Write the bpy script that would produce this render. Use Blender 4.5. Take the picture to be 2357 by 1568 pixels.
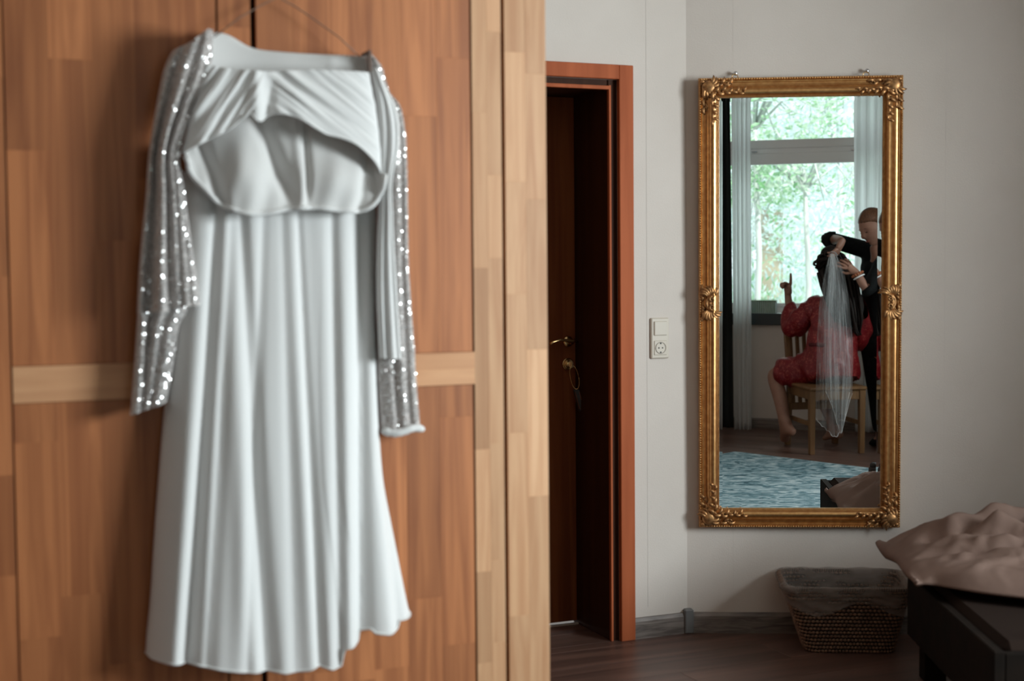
import bpy, bmesh, math, random
from mathutils import Vector as V, Matrix, noise
import numpy as np
random.seed(7)
for o in list(bpy.data.objects): bpy.data.objects.remove(o)
SC = bpy.context.scene
COL = SC.collection
# ------------------------------------------------------------------ camera
H = 1.34; TH = .051; PH = -.0085; FPX = 50 / 36 * 2357
fw = V((0, math.cos(TH), -math.sin(TH))); r0 = V((1, 0, 0)); u0 = V((0, math.sin(TH), math.cos(TH)))
RR = r0 * math.cos(PH) + u0 * math.sin(PH); UU = -r0 * math.sin(PH) + u0 * math.cos(PH)
CAM = V((0, 0, H))
cd = bpy.data.cameras.new('camera'); cam = bpy.data.objects.new('camera', cd); COL.objects.link(cam)
m = Matrix((RR, UU, -fw)).transposed().to_4x4(); m.translation = CAM
cam.matrix_world = m; cd.lens = 50; cd.sensor_width = 36; cd.clip_start = .05
cd.dof.use_dof = True; cd.dof.focus_distance = 6.6; cd.dof.aperture_fstop = 2.7
SC.camera = cam
# ------------------------------------------------------------------ world, sun, window light
w = bpy.data.worlds.new('sky'); SC.world = w; w.use_nodes = True
bg = w.node_tree.nodes['Background']; bg.inputs[0].default_value = (.86, .96, 1, 1); bg.inputs[1].default_value = 1.8
def area(name, loc, target, sx, sy, power, col):
    l = bpy.data.lights.new(name, 'AREA'); l.shape = 'RECTANGLE'; l.size = sx; l.size_y = sy
    l.energy = power; l.color = col
    o = bpy.data.objects.new(name, l); COL.objects.link(o); o.location = loc
    o.rotation_euler = (V(target) - V(loc)).to_track_quat('-Z', 'Y').to_euler()
    return o
sd = area('side_window_daylight', (3.80, 2.32, 1.75), (0, 3.75, 1.25), 1.5, 1.4, 138, (.90, .96, 1)); sd.data.spread = math.radians(130)
sun = bpy.data.lights.new('garden_sun', 'SUN'); sun.energy = 5; sun.angle = .05; sun.color = (1, .98, .92)
so = bpy.data.objects.new('garden_sun', sun); COL.objects.link(so); so.rotation_euler = V((-.35, -.8, -.75)).to_track_quat('-Z', 'Y').to_euler()
SC.view_settings.view_transform = 'Standard'; SC.view_settings.look = 'None'
SC.view_settings.exposure = 0; SC.view_settings.gamma = 1; SC.view_settings.use_curve_mapping = False
SC.cycles.max_bounces = 12; SC.cycles.diffuse_bounces = 6; SC.cycles.transparent_max_bounces = 24
SC.cycles.glossy_bounces = 6; SC.cycles.use_denoising = True

# ------------------------------------------------------------------ helpers
def ray(x, y): return fw + RR * ((x - 1178.5) / FPX) + UU * ((784 - y) / FPX)
def hit(o, d, p, n): return o + d * ((p - o).dot(n) / d.dot(n))
def floor_at(x, y, z=0): return hit(CAM, ray(x, y), V((0, 0, z)), V((0, 0, 1)))

def tag(o, label=None, cat=None, group=None, kind=None):
    if label: o['label'] = label
    if cat: o['category'] = cat
    if group: o['group'] = group
    if kind: o['kind'] = kind
    return o
def thing(name, label, cat, loc, group=None):
    o = bpy.data.objects.new(name, None); COL.objects.link(o); o.location = loc; o.empty_display_size = .1
    return tag(o, label, cat, group)
def obj(name, me, mat=None, parent=None, smooth=False, kind=None, label=None):
    o = bpy.data.objects.new(name, me); COL.objects.link(o)
    if mat and not me.materials: me.materials.append(mat)
    if smooth:
        for p in me.polygons: p.use_smooth = True
    if parent:
        o.parent = parent
        o.matrix_parent_inverse = Matrix.Translation(-parent.location) if parent.type == 'EMPTY' else Matrix.Identity(4)
    if kind: o['kind'] = kind
    if label: o['label'] = label
    return o
def mesh(verts, faces, name='m'):
    me = bpy.data.meshes.new(name); me.from_pydata([tuple(v) for v in verts], [], faces); me.validate(); me.update(); return me
def from_bm(bm, name='m', recalc=True):
    if recalc: bmesh.ops.recalc_face_normals(bm, faces=bm.faces)
    me = bpy.data.meshes.new(name); bm.to_mesh(me); bm.free(); return me
class Fr:
    def __init__(s, O, ex, ey, ez=V((0, 0, 1))): s.O, s.ex, s.ey, s.ez = V(O), V(ex), V(ey), V(ez)
    def p(s, a, b, c): return s.O + s.ex * a + s.ey * b + s.ez * c
WORLD = Fr((0, 0, 0), (1, 0, 0), (0, 1, 0))
def bm_box(bm, fr, a0, a1, b0, b1, c0, c1, bev=0):
    vs = [bm.verts.new(fr.p(a, b, c)) for a in (a0, a1) for b in (b0, b1) for c in (c0, c1)]
    fs = [bm.faces.new([vs[i] for i in q]) for q in ((0, 1, 3, 2), (4, 6, 7, 5), (0, 4, 5, 1), (2, 3, 7, 6), (0, 2, 6, 4), (1, 5, 7, 3))]
    if bev:
        es = list({e for f in fs for e in f.edges})
        bmesh.ops.bevel(bm, geom=es, offset=bev, segments=1, affect='EDGES', profile=.5)
def box(name, fr, a0, a1, b0, b1, c0, c1, mat, parent=None, bev=0, **k):
    bm = bmesh.new(); bm_box(bm, fr, a0, a1, b0, b1, c0, c1, bev)
    return obj(name, from_bm(bm), mat, parent, **k)
def prism(name, pts, z0, z1, mat, parent=None, bev=0, **k):
    bm = bmesh.new()
    lo = [bm.verts.new((p[0], p[1], z0)) for p in pts]; hi = [bm.verts.new((p[0], p[1], z1)) for p in pts]
    n = len(pts); bm.faces.new(lo); bm.faces.new(hi)
    for i in range(n): bm.faces.new((lo[i], lo[(i + 1) % n], hi[(i + 1) % n], hi[i]))
    if bev:
        bmesh.ops.bevel(bm, geom=[e for e in bm.edges if abs(e.verts[0].co.z - z1) < 1e-6 and abs(e.verts[1].co.z - z1) < 1e-6], offset=bev, segments=1, affect='EDGES')
    return obj(name, from_bm(bm), mat, parent, **k)
def bm_tube(bm, pts, rads, seg=8, cap=True, flat=1.0, nrm=None):
    pts = [V(p) for p in pts]; n = len(pts)
    if not hasattr(rads, '__len__'): rads = [rads] * n
    rings = []; ref = None
    for i in range(n):
        t = (pts[min(i + 1, n - 1)] - pts[max(i - 1, 0)]).normalized()
        if ref is None:
            ref = V(nrm) if nrm is not None else (V((0, 0, 1)) if abs(t.z) < .9 else V((1, 0, 0)))
        ref2 = (ref - t * ref.dot(t))
        ref = ref2.normalized() if ref2.length > 1e-6 else t.orthogonal().normalized()
        s = t.cross(ref).normalized()
        rings.append([bm.verts.new(pts[i] + (s * math.cos(2 * math.pi * k / seg) + ref * flat * math.sin(2 * math.pi * k / seg)) * rads[i]) for k in range(seg)])
    for a, b in zip(rings, rings[1:]):
        for k in range(seg): bm.faces.new((a[k], a[(k + 1) % seg], b[(k + 1) % seg], b[k]))
    if cap: bm.faces.new(rings[0]); bm.faces.new(rings[-1])
def tube(name, pts, rads, mat, parent=None, seg=8, smooth=True, **k):
    bm = bmesh.new(); bm_tube(bm, pts, rads, seg); return obj(name, from_bm(bm), mat, parent, smooth=smooth, **k)
def bm_ball(bm, c, r, seg=8, rings=6, ax=None):
    c = V(c); r = r if hasattr(r, '__len__') else (r, r, r)
    ax = ax or (V((1, 0, 0)), V((0, 1, 0)), V((0, 0, 1)))
    top = bm.verts.new(c + ax[2] * r[2]); bot = bm.verts.new(c - ax[2] * r[2]); R = []
    for i in range(1, rings):
        th = math.pi * i / rings
        R.append([bm.verts.new(c + ax[0] * r[0] * math.sin(th) * math.cos(2 * math.pi * k / seg) + ax[1] * r[1] * math.sin(th) * math.sin(2 * math.pi * k / seg) + ax[2] * r[2] * math.cos(th)) for k in range(seg)])
    for k in range(seg):
        bm.faces.new((top, R[0][k], R[0][(k + 1) % seg])); bm.faces.new((bot, R[-1][(k + 1) % seg], R[-1][k]))
    for a, b in zip(R, R[1:]):
        for k in range(seg): bm.faces.new((a[k], b[k], b[(k + 1) % seg], a[(k + 1) % seg]))
def lathe(name, c, axis, prof, mat, parent=None, seg=20, smooth=True, **k):
    axis = V(axis).normalized(); s = axis.orthogonal().normalized(); t = axis.cross(s)
    bm = bmesh.new(); R = []
    for r, h in prof: R.append([bm.verts.new(V(c) + axis * h + (s * math.cos(2 * math.pi * i / seg) + t * math.sin(2 * math.pi * i / seg)) * max(r, 1e-5)) for i in range(seg)])
    for a, b in zip(R, R[1:]):
        for i in range(seg): bm.faces.new((a[i], a[(i + 1) % seg], b[(i + 1) % seg], b[i]))
    bm.faces.new(R[0]); bm.faces.new(R[-1])
    return obj(name, from_bm(bm), mat, parent, smooth=smooth, **k)
def interp(tab, x):
    if x <= tab[0][0]: return tab[0][1]
    for (a, b), (c, d) in zip(tab, tab[1:]):
        if x <= c: return b + (d - b) * (x - a) / (c - a)
    return tab[-1][1]
def sinterp(tab, x):   # smooth (catmull-rom) version
    n = len(tab)
    if x <= tab[0][0]: return tab[0][1]
    if x >= tab[-1][0]: return tab[-1][1]
    for i in range(n - 1):
        if x <= tab[i + 1][0]:
            x0, y0 = tab[i]; x1, y1 = tab[i + 1]; t = (x - x0) / (x1 - x0)
            m0 = (y1 - tab[i - 1][1]) / (x1 - tab[i - 1][0]) if i > 0 else (y1 - y0) / (x1 - x0)
            m1 = (tab[i + 2][1] - y0) / (tab[i + 2][0] - x0) if i < n - 2 else (y1 - y0) / (x1 - x0)
            dx = x1 - x0
            return (2*t**3-3*t**2+1)*y0 + (t**3-2*t**2+t)*m0*dx + (-2*t**3+3*t**2)*y1 + (t**3-t**2)*m1*dx
def grid_mesh(rows, thick=0, closed=False):
    bm = bmesh.new(); G = [[bm.verts.new(p) for p in r] for r in rows]
    for a, b in zip(G, G[1:]):
        n = len(a)
        for i in range(n if closed else n - 1):
            j = (i + 1) % n
            bm.faces.new((a[i], a[j], b[j], b[i]))
    me = from_bm(bm, recalc=False)
    return me
def solidify(o, t, sub=0):
    md = o.modifiers.new('thickness', 'SOLIDIFY'); md.thickness = t; md.offset = 0
    if sub:
        s = o.modifiers.new('smooth', 'SUBSURF'); s.levels = sub; s.render_levels = sub
    return o

# ------------------------------------------------------------------ materials
def base_mat(name, col, rough=.6, metal=0, spec=.5):
    mt = bpy.data.materials.new(name); mt.use_nodes = True; b = mt.node_tree.nodes['Principled BSDF']
    b.inputs['Base Color'].default_value = (*col, 1); b.inputs['Roughness'].default_value = rough
    b.inputs['Metallic'].default_value = metal; b.inputs['Specular IOR Level'].default_value = spec
    return mt
def nd(mt, t, **k):
    n = mt.node_tree.nodes.new(t)
    for a, b in k.items(): setattr(n, a, b)
    return n
def lk(mt, a, b): mt.node_tree.links.new(a, b)
def ramp(mt, stops):
    r = nd(mt, 'ShaderNodeValToRGB'); e = r.color_ramp.elements
    while len(e) < len(stops): e.new(.5)
    for x, (p, c) in zip(e, stops): x.position = p; x.color = (*c, 1)
    return r
def noisy(name, c1, c2, scale=(20, 20, 20), rot=0, rough=.6, metal=0, bump=0, bscale=None, detail=4, lo=.35, hi=.65, rnd=False, rrand=None, dist=0, spec=.5, bdist=.002):
    mt = base_mat(name, c1, rough, metal, spec); b = mt.node_tree.nodes['Principled BSDF']
    tc = nd(mt, 'ShaderNodeTexCoord'); mp = nd(mt, 'ShaderNodeMapping')
    mr = nd(mt, 'ShaderNodeMapping'); mr.inputs['Rotation'].default_value = (0, 0, rot)
    mp.inputs['Scale'].default_value = scale
    lk(mt, tc.outputs['Object'], mr.inputs[0]); lk(mt, mr.outputs[0], mp.inputs[0])
    if rnd:
        oi = nd(mt, 'ShaderNodeObjectInfo'); mu = nd(mt, 'ShaderNodeMath', operation='MULTIPLY'); mu.inputs[1].default_value = 77
        lk(mt, oi.outputs['Random'], mu.inputs[0]); lk(mt, mu.outputs[0], mp.inputs['Location'])
    n = nd(mt, 'ShaderNodeTexNoise'); n.inputs['Scale'].default_value = 1; n.inputs['Detail'].default_value = detail
    n.inputs['Distortion'].default_value = dist
    lk(mt, mp.outputs[0], n.inputs['Vector'])
    r = ramp(mt, [(lo, c1), (hi, c2)]); lk(mt, n.outputs['Fac'], r.inputs[0])
    out = r.outputs[0]
    if rrand:
        r2 = ramp(mt, rrand); lk(mt, oi.outputs['Random'], r2.inputs[0])
        mx = nd(mt, 'ShaderNodeMix', data_type='RGBA', blend_type='MULTIPLY'); mx.inputs[0].default_value = 1
        lk(mt, out, mx.inputs[6]); lk(mt, r2.outputs[0], mx.inputs[7]); out = mx.outputs[2]
    lk(mt, out, b.inputs['Base Color'])
    if bump:
        bu = nd(mt, 'ShaderNodeBump'); bu.inputs['Strength'].default_value = bump; bu.inputs['Distance'].default_value = bdist
        src = n
        if bscale:
            src = nd(mt, 'ShaderNodeTexNoise'); src.inputs['Scale'].default_value = bscale; src.inputs['Detail'].default_value = 3
            lk(mt, tc.outputs['Object'], src.inputs['Vector'])
        lk(mt, src.outputs['Fac'], bu.inputs['Height']); lk(mt, bu.outputs[0], b.inputs['Normal'])
    return mt
A23 = math.radians(23)
STV = [(0, (.80, .77, .74)), (.3, (.93, .92, .91)), (.7, (1.04, 1.03, 1.02)), (1, (1.15, 1.17, 1.20))]
M = {}
M['panel'] = noisy('panel_wood', (.49, .180, .064), (.32, .105, .035), (30, 30, 1.3), 0, .5, bump=.15, rnd=True, rrand=STV, dist=1.0, lo=.36, hi=.64)
M['lit_stile'] = noisy('lit_stile_wood', (.62, .355, .19), (.50, .25, .12), (26, 26, 1.6), 0, .5, bump=.12, rnd=True, rrand=STV, dist=1.6, lo=.34, hi=.66)  # right stile and post: lighter tone paints in the left-to-right light gradient
M['rail'] = noisy('rail_wood', (.61, .32, .16), (.48, .225, .105), (1.6, 22, 26), -A23, .5, bump=.12, rnd=True, rrand=STV, dist=1.0, lo=.3, hi=.7)
M['carcass'] = noisy('carcass_wood', (.4, .2, .1), (.3, .14, .07), (20, 20, 1.5), 0, .55)
M['gap'] = base_mat('gap_shade', (.01, .006, .004), .9)
M['wall'] = noisy('wallpaper', (.645, .585, .535), (.61, .55, .50), (3, 3, 3), 0, .85, bump=.35, bscale=260, spec=.2, bdist=.0015)
M['ceil'] = base_mat('ceiling_paint', (.74, .68, .62), .9)
M['floor'] = noisy('laminate', (.150, .082, .062), (.085, .046, .036), (1.2, 16, 16), -A23, .38, bump=.1, rnd=True, rrand=[(0, (.85, .85, .85)), (1, (1.15, 1.12, 1.1))], dist=.8)
M['under'] = base_mat('floor_base', (.03, .02, .015), .9)
M['skirting'] = noisy('grey_wood_skirting', (.22, .185, .165), (.10, .08, .07), (2.2, 30, 60), -A23 / 2, .5, bump=.1, dist=1.2)
M['skirtbottom'] = base_mat('corner_cap_grey', (.16, .16, .16), .45)
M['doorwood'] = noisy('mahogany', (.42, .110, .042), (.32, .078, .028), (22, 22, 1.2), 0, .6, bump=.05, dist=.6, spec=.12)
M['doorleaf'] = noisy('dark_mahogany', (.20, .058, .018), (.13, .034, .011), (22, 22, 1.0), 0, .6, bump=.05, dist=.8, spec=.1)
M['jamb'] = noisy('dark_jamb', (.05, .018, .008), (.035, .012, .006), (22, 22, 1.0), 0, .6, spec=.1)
M['brass'] = base_mat('brass', (.72, .48, .22), .22, 1)
M['steel'] = base_mat('steel', (.6, .6, .62), .25, 1)
M['dark'] = base_mat('dark_leather', (.02, .014, .012), .5)
M['plastic'] = base_mat('cream_plastic', (.56, .50, .42), .4, spec=.3)
M['hole'] = base_mat('socket_hole', (.02, .02, .02), .6)
M['gold'] = noisy('gilt', (.64, .36, .145), (.50, .25, .09), (60, 60, 60), 0, .33, .9, bump=.1)
M['oldgold'] = noisy('antique_gilt', (.52, .27, .11), (.15, .075, .032), (70, 70, 70), 0, .42, .8, bump=.4, lo=.42, hi=.72)
M['mirror'] = base_mat('silvered_glass', (.88, .90, .89), 0.0, 1)
M['white'] = base_mat('white_window_paint', (.93, .94, .94), .35)
M['sill'] = base_mat('dark_stone_sill', (.02, .035, .04), .35)
M['darkcurtain'] = base_mat('dark_curtain', (.008, .011, .010), .95)
M['duvet'] = noisy('taupe_cotton', (.215, .142, .115), (.185, .12, .097), (10, 10, 10), 0, .8, bump=.2, bscale=700, spec=.2, bdist=.0005)
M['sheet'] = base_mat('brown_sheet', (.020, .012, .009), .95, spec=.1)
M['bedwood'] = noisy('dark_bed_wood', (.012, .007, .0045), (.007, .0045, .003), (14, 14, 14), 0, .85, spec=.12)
M['chair'] = noisy('chair_wood', (.22, .115, .042), (.16, .075, .028), (30, 30, 3), 0, .45, bump=.1, dist=.6)
M['skin'] = noisy('skin', (.36, .19, .13), (.31, .155, .105), (25, 25, 25), 0, .5)
M['brownhair'] = noisy('dark_hair', (.020, .011, .008), (.007, .005, .004), (90, 90, 6), 0, .6, bump=.5, dist=1, spec=.25)
M['fairhair'] = noisy('fair_hair', (.19, .080, .036), (.08, .033, .016), (120, 60, 20), 0, .4, bump=.5, dist=1.5)
M['black'] = noisy('black_jersey', (.008, .009, .010), (.004, .005, .005), (40, 40, 40), 0, .85, spec=.2)
M['satinred'] = noisy('red_floral_satin', (.20, .003, .008), (.40, .08, .06), (28, 28, 28), 0, .42, bump=.2, lo=.52, hi=.70, detail=6, dist=2.2)
M['bead'] = base_mat('amber_beads', (.42, .13, .05), .3)
M['wicker'] = noisy('wicker', (.26, .145, .085), (.12, .065, .04), (60, 60, 60), 0, .6, bump=.3)
M['wickerdark'] = base_mat('wicker_dark_stakes', (.022, .015, .011), .75)
M['wire'] = base_mat('wire', (.22, .14, .10), .5, .3)
M['wireplastic'] = base_mat('hanger_clip', (.14, .09, .07), .45)
M['eye'] = base_mat('eye', (.03, .02, .015), .2)
M['lips'] = base_mat('lips', (.42, .12, .10), .45)

def cloth(name, col, trans=.25, rough=.85, weave=900, sheen=0):
    mt = bpy.data.materials.new(name); mt.use_nodes = True; nt = mt.node_tree; b = nt.nodes['Principled BSDF']; out = nt.nodes['Material Output']
    b.inputs['Base Color'].default_value = (*col, 1); b.inputs['Roughness'].default_value = rough; b.inputs['Specular IOR Level'].default_value = .2
    b.inputs['Sheen Weight'].default_value = sheen
    tc = nd(mt, 'ShaderNodeTexCoord'); n = nd(mt, 'ShaderNodeTexNoise'); n.inputs['Scale'].default_value = weave
    bu = nd(mt, 'ShaderNodeBump'); bu.inputs['Strength'].default_value = .1; bu.inputs['Distance'].default_value = .001
    lk(mt, tc.outputs['Object'], n.inputs['Vector']); lk(mt, n.outputs['Fac'], bu.inputs['Height']); lk(mt, bu.outputs[0], b.inputs['Normal'])
    t = nd(mt, 'ShaderNodeBsdfTranslucent'); t.inputs[0].default_value = (*col, 1)
    mx = nd(mt, 'ShaderNodeMixShader'); mx.inputs[0].default_value = trans
    lk(mt, b.outputs[0], mx.inputs[1]); lk(mt, t.outputs[0], mx.inputs[2]); lk(mt, mx.outputs[0], out.inputs[0])
    return mt
M['chiffon'] = cloth('white_chiffon', (.75, .745, .735), .10)
M['curtain'] = cloth('white_curtain', (.95, .96, .96), .82)
M['lining'] = cloth('white_lining', (.69, .68, .665), .10)
M['tulle_sleeve'] = cloth('silver_sleeve_mesh', (.58, .54, .52), .2)
M['sequin'] = base_mat('silver_sequins', (.66, .64, .63), .12, .5, .8)

def sheer(name, col, lo, hi, stretch):
    mt = bpy.data.materials.new(name); mt.use_nodes = True; nt = mt.node_tree; nt.nodes.remove(nt.nodes['Principled BSDF']); out = nt.nodes['Material Output']
    d = nd(mt, 'ShaderNodeBsdfDiffuse'); d.inputs[0].default_value = (*col, 1)
    tl = nd(mt, 'ShaderNodeBsdfTranslucent'); tl.inputs[0].default_value = (*col, 1)
    a = nd(mt, 'ShaderNodeMixShader'); a.inputs[0].default_value = .5
    lk(mt, d.outputs[0], a.inputs[1]); lk(mt, tl.outputs[0], a.inputs[2])
    tr = nd(mt, 'ShaderNodeBsdfTransparent'); mx = nd(mt, 'ShaderNodeMixShader')
    tc = nd(mt, 'ShaderNodeTexCoord'); mp = nd(mt, 'ShaderNodeMapping'); mp.inputs['Scale'].default_value = stretch
    n = nd(mt, 'ShaderNodeTexNoise'); n.inputs['Scale'].default_value = 1; n.inputs['Detail'].default_value = 3
    lk(mt, tc.outputs['Object'], mp.inputs[0]); lk(mt, mp.outputs[0], n.inputs['Vector'])
    r = nd(mt, 'ShaderNodeMapRange'); r.inputs['From Min'].default_value = .35; r.inputs['From Max'].default_value = .65
    r.inputs['To Min'].default_value = lo; r.inputs['To Max'].default_value = hi
    lk(mt, n.outputs['Fac'], r.inputs[0]); lk(mt, r.outputs[0], mx.inputs[0])
    lk(mt, tr.outputs[0], mx.inputs[1]); lk(mt, a.outputs[0], mx.inputs[2]); lk(mt, mx.outputs[0], out.inputs[0])
    return mt
M['veil'] = sheer('white_tulle', (.80, .83, .83), .05, .34, (45, 45, 1.5))
M['liner'] = sheer('clear_plastic_liner', (.50, .44, .40), .25, .62, (8, 8, 26))
def glass(name):
    mt = bpy.data.materials.new(name); mt.use_nodes = True; nt = mt.node_tree; nt.nodes.remove(nt.nodes['Principled BSDF']); out = nt.nodes['Material Output']
    g = nd(mt, 'ShaderNodeBsdfGlossy'); g.inputs['Roughness'].default_value = 0
    t = nd(mt, 'ShaderNodeBsdfTransparent'); t.inputs[0].default_value = (.97, .99, .985, 1); mx = nd(mt, 'ShaderNodeMixShader')
    fr = nd(mt, 'ShaderNodeFresnel'); fr.inputs[0].default_value = 1.25
    lk(mt, fr.outputs[0], mx.inputs[0]); lk(mt, t.outputs[0], mx.inputs[1]); lk(mt, g.outputs[0], mx.inputs[2]); lk(mt, mx.outputs[0], out.inputs[0])
    return mt
M['glass'] = glass('window_glass')
def rugmat():
    mt = base_mat('distressed_teal_rug', (.2, .3, .32), .95, spec=.1); b = mt.node_tree.nodes['Principled BSDF']
    tc = nd(mt, 'ShaderNodeTexCoord'); mp = nd(mt, 'ShaderNodeMapping'); mp.inputs['Rotation'].default_value = (0, 0, -.1); mp.inputs['Scale'].default_value = (7, 15, 20)
    n = nd(mt, 'ShaderNodeTexNoise'); n.inputs['Scale'].default_value = 1; n.inputs['Detail'].default_value = 10; n.inputs['Roughness'].default_value = .62; n.inputs['Distortion'].default_value = 2.2
    lk(mt, tc.outputs['Object'], mp.inputs[0]); lk(mt, mp.outputs[0], n.inputs['Vector'])
    r = ramp(mt, [(.36, (.03, .065, .08)), (.47, (.12, .20, .225)), (.56, (.30, .37, .385)), (.7, (.44, .47, .465))]); lk(mt, n.outputs['Fac'], r.inputs[0])
    lk(mt, r.outputs[0], b.inputs['Base Color']); return mt
M['rug'] = rugmat()
def leafmat(name, c1, c2):
    mt = bpy.data.materials.new(name); mt.use_nodes = True; nt = mt.node_tree; nt.nodes.remove(nt.nodes['Principled BSDF']); out = nt.nodes['Material Output']
    tc = nd(mt, 'ShaderNodeTexCoord'); n = nd(mt, 'ShaderNodeTexNoise'); n.inputs['Scale'].default_value = 4
    lk(mt, tc.outputs['Object'], n.inputs['Vector']); r = ramp(mt, [(.35, c1), (.65, c2)]); lk(mt, n.outputs['Fac'], r.inputs[0])
    d = nd(mt, 'ShaderNodeBsdfDiffuse'); t = nd(mt, 'ShaderNodeBsdfTranslucent'); mx = nd(mt, 'ShaderNodeMixShader')
    lk(mt, r.outputs[0], d.inputs[0]); lk(mt, r.outputs[0], t.inputs[0]); lk(mt, d.outputs[0], mx.inputs[1]); lk(mt, t.outputs[0], mx.inputs[2]); lk(mt, mx.outputs[0], out.inputs[0])
    return mt
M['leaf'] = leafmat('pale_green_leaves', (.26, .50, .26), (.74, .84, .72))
M['leaf2'] = leafmat('overexposed_leaves', (.58, .72, .70), (.88, .92, .92))  # near-white leaf colour stands in for overexposed daylight in the garden
M['bark'] = noisy('bark', (.62, .66, .64), (.48, .52, .5), (8, 8, 2), 0, .9)
M['gravel'] = noisy('pale_terrace', (.75, .80, .80), (.65, .72, .70), (3, 3, 3), 0, .9)
M['box'] = noisy('green_trough', (.34, .46, .32), (.2, .3, .2), (30, 30, 30), 0, .7)
M['stone'] = noisy('sandstone', (.55, .46, .34), (.35, .31, .24), (4, 4, 4), 0, .9)

# ------------------------------------------------------------------ room shell
CN = floor_at(1582, 1455); CN.z = 0
AM = math.radians(-3.3); AW = math.radians(15)
DX = V((math.cos(A23), math.sin(A23), 0)); DN = V((math.sin(A23), -math.cos(A23), 0))     # door wall: along, into room
MX = V((math.cos(AM), math.sin(AM), 0)); MN = V((math.sin(AM), -math.cos(AM), 0))          # mirror wall
WX = V((math.cos(AW), math.sin(AW), 0)); WN = V((-math.sin(AW), math.cos(AW), 0))          # window wall, normal into room
W0 = V((1.35, -.55, 0))
XR, XL, CZ = 3.42, -2.5, 2.75
pB = V((XR, CN.y + (XR - CN.x) * math.tan(AM), 0)); pA = V((XL, CN.y + (XL - CN.x) * math.tan(A23), 0))
pC = V((XR, W0.y + (XR - W0.x) * math.tan(AW), 0)); pD = V((XL, W0.y + (XL - W0.x) * math.tan(AW), 0))
poly = [pD, pC, pB, CN, pA]      # CCW
FD = Fr(CN, DX, DN); FM = Fr(CN, MX, MN); FW = Fr(W0, WX, WN)
def clip(pts, poly):
    out = list(pts)
    for i in range(len(poly)):
        a, b = poly[i], poly[(i + 1) % len(poly)]; res = []
        f = lambda p: (b[0]-a[0])*(p[1]-a[1]) - (b[1]-a[1])*(p[0]-a[0])
        for j in range(len(out)):
            p, q = out[j], out[(j + 1) % len(out)]; fp, fq = f(p), f(q)
            if fp >= 0: res.append(p)
            if (fp >= 0) != (fq >= 0):
                t = fp / (fp - fq); res.append((p[0] + (q[0]-p[0])*t, p[1] + (q[1]-p[1])*t))
        out = res
        if len(out) < 3: return []
    return out
def expand(poly, d):
    c = sum((V(p) for p in poly), V()) / len(poly); return [V(p) + (V(p) - c).normalized() * d for p in poly]
recess = [FD.p(-.50, -.35, 0), FD.p(-.50, .05, 0), FD.p(-.24, .05, 0), FD.p(-.24, -.35, 0)]
fl = prism('floor', [(p.x, p.y) for p in expand(poly, .6)], -.12, -.012, M['under'], kind='structure')
PL, PW = 1.285, .193
frp = Fr(V((0, 0, 0)), DX, V((-DX.y, DX.x, 0)))
for j in range(-14, 38):
    off = (j * .437) % PL
    for i in range(-6, 8):
        a0 = i * PL + off; b0 = j * PW; g = .0006
        rect = [frp.p(a, b, 0) for a, b in ((a0 + g, b0 + g), (a0 + PL - g, b0 + g), (a0 + PL - g, b0 + PW - g), (a0 + g, b0 + PW - g))]
        rect = [(p.x, p.y) for p in rect]
        c = clip(rect, [(p.x, p.y) for p in poly])
        if len(c) >= 3:
            ar = abs(sum(c[k][0]*c[(k+1)%len(c)][1] - c[(k+1)%len(c)][0]*c[k][1] for k in range(len(c)))) / 2
            if ar > .004: prism('plank', c, -.012, 0, M['floor'], fl, bev=.0005)
# door recess floor strips
for k in range(2):
    box('plank', FD, -1.32, -.26, -.31 + k * .155, -.157 + k * .155, -.012, 0, M['floor'], fl, bev=.0005)
prism('ceiling', [(p.x, p.y) for p in expand(poly, .6)], CZ, CZ + .15, M['ceil'], kind='structure')
LB = (pA - CN).length
# door position along door wall (coordinates a from corner, negative to the left)
def a_of(px, py, fr=FD, off=0):
    h = hit(CAM, ray(px, py), fr.O + fr.ey * off, fr.ey); r = h - fr.O; return r.dot(fr.ex), h.z
aR = a_of(1454, 800)[0]; aI = a_of(1422, 800)[0]; zT = a_of(1440, 152)[1]; zI = a_of(1420, 184)[1]
aO = a_of(1407, 800)[0]
AWD = .92; aLi = aO - AWD; aLo = aLi - (aR - aO)
def wall_pieces(name, fr, a0, a1, z1, holes, t=.32, mat=None):
    bm = bmesh.new(); x = a0
    for (h0, h1, hz0, hz1) in holes:
        bm_box(bm, fr, x, h0, -t, 0, 0, z1)
        if hz0 > 0: bm_box(bm, fr, h0, h1, -t, 0, 0, hz0)
        bm_box(bm, fr, h0, h1, -t, 0, hz1, z1); x = h1
    bm_box(bm, fr, x, a1, -t, 0, 0, z1)
    return obj(name, from_bm(bm), mat or M['wall'], kind='structure')
wd = wall_pieces('wall_back_left', FD, -LB - .1, -.0, CZ, [(aLi - .03, aI + .004, 0, zI)])
wm = wall_pieces('wall_back', FM, 0.0, (pB - CN).length + .1, CZ, [])
# wallpaper joints: real hairline laps
for px in (1490,):
    a = a_of(px, 1000)[0]; box('wallpaper_lap', FD, a - .0008, a + .0008, -.001, .0006, .11, CZ, base_mat('lap_shade', (.52, .47, .43), .9), wd)
lapm = base_mat('lap_line', (.60, .545, .50), .9)
for px in (1688, 2170):
    a = a_of(px, 1300, FM)[0]; box('wallpaper_lap', FM, a - .0006, a + .0006, -.001, .0004, .11, CZ, lapm, wm)
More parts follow.
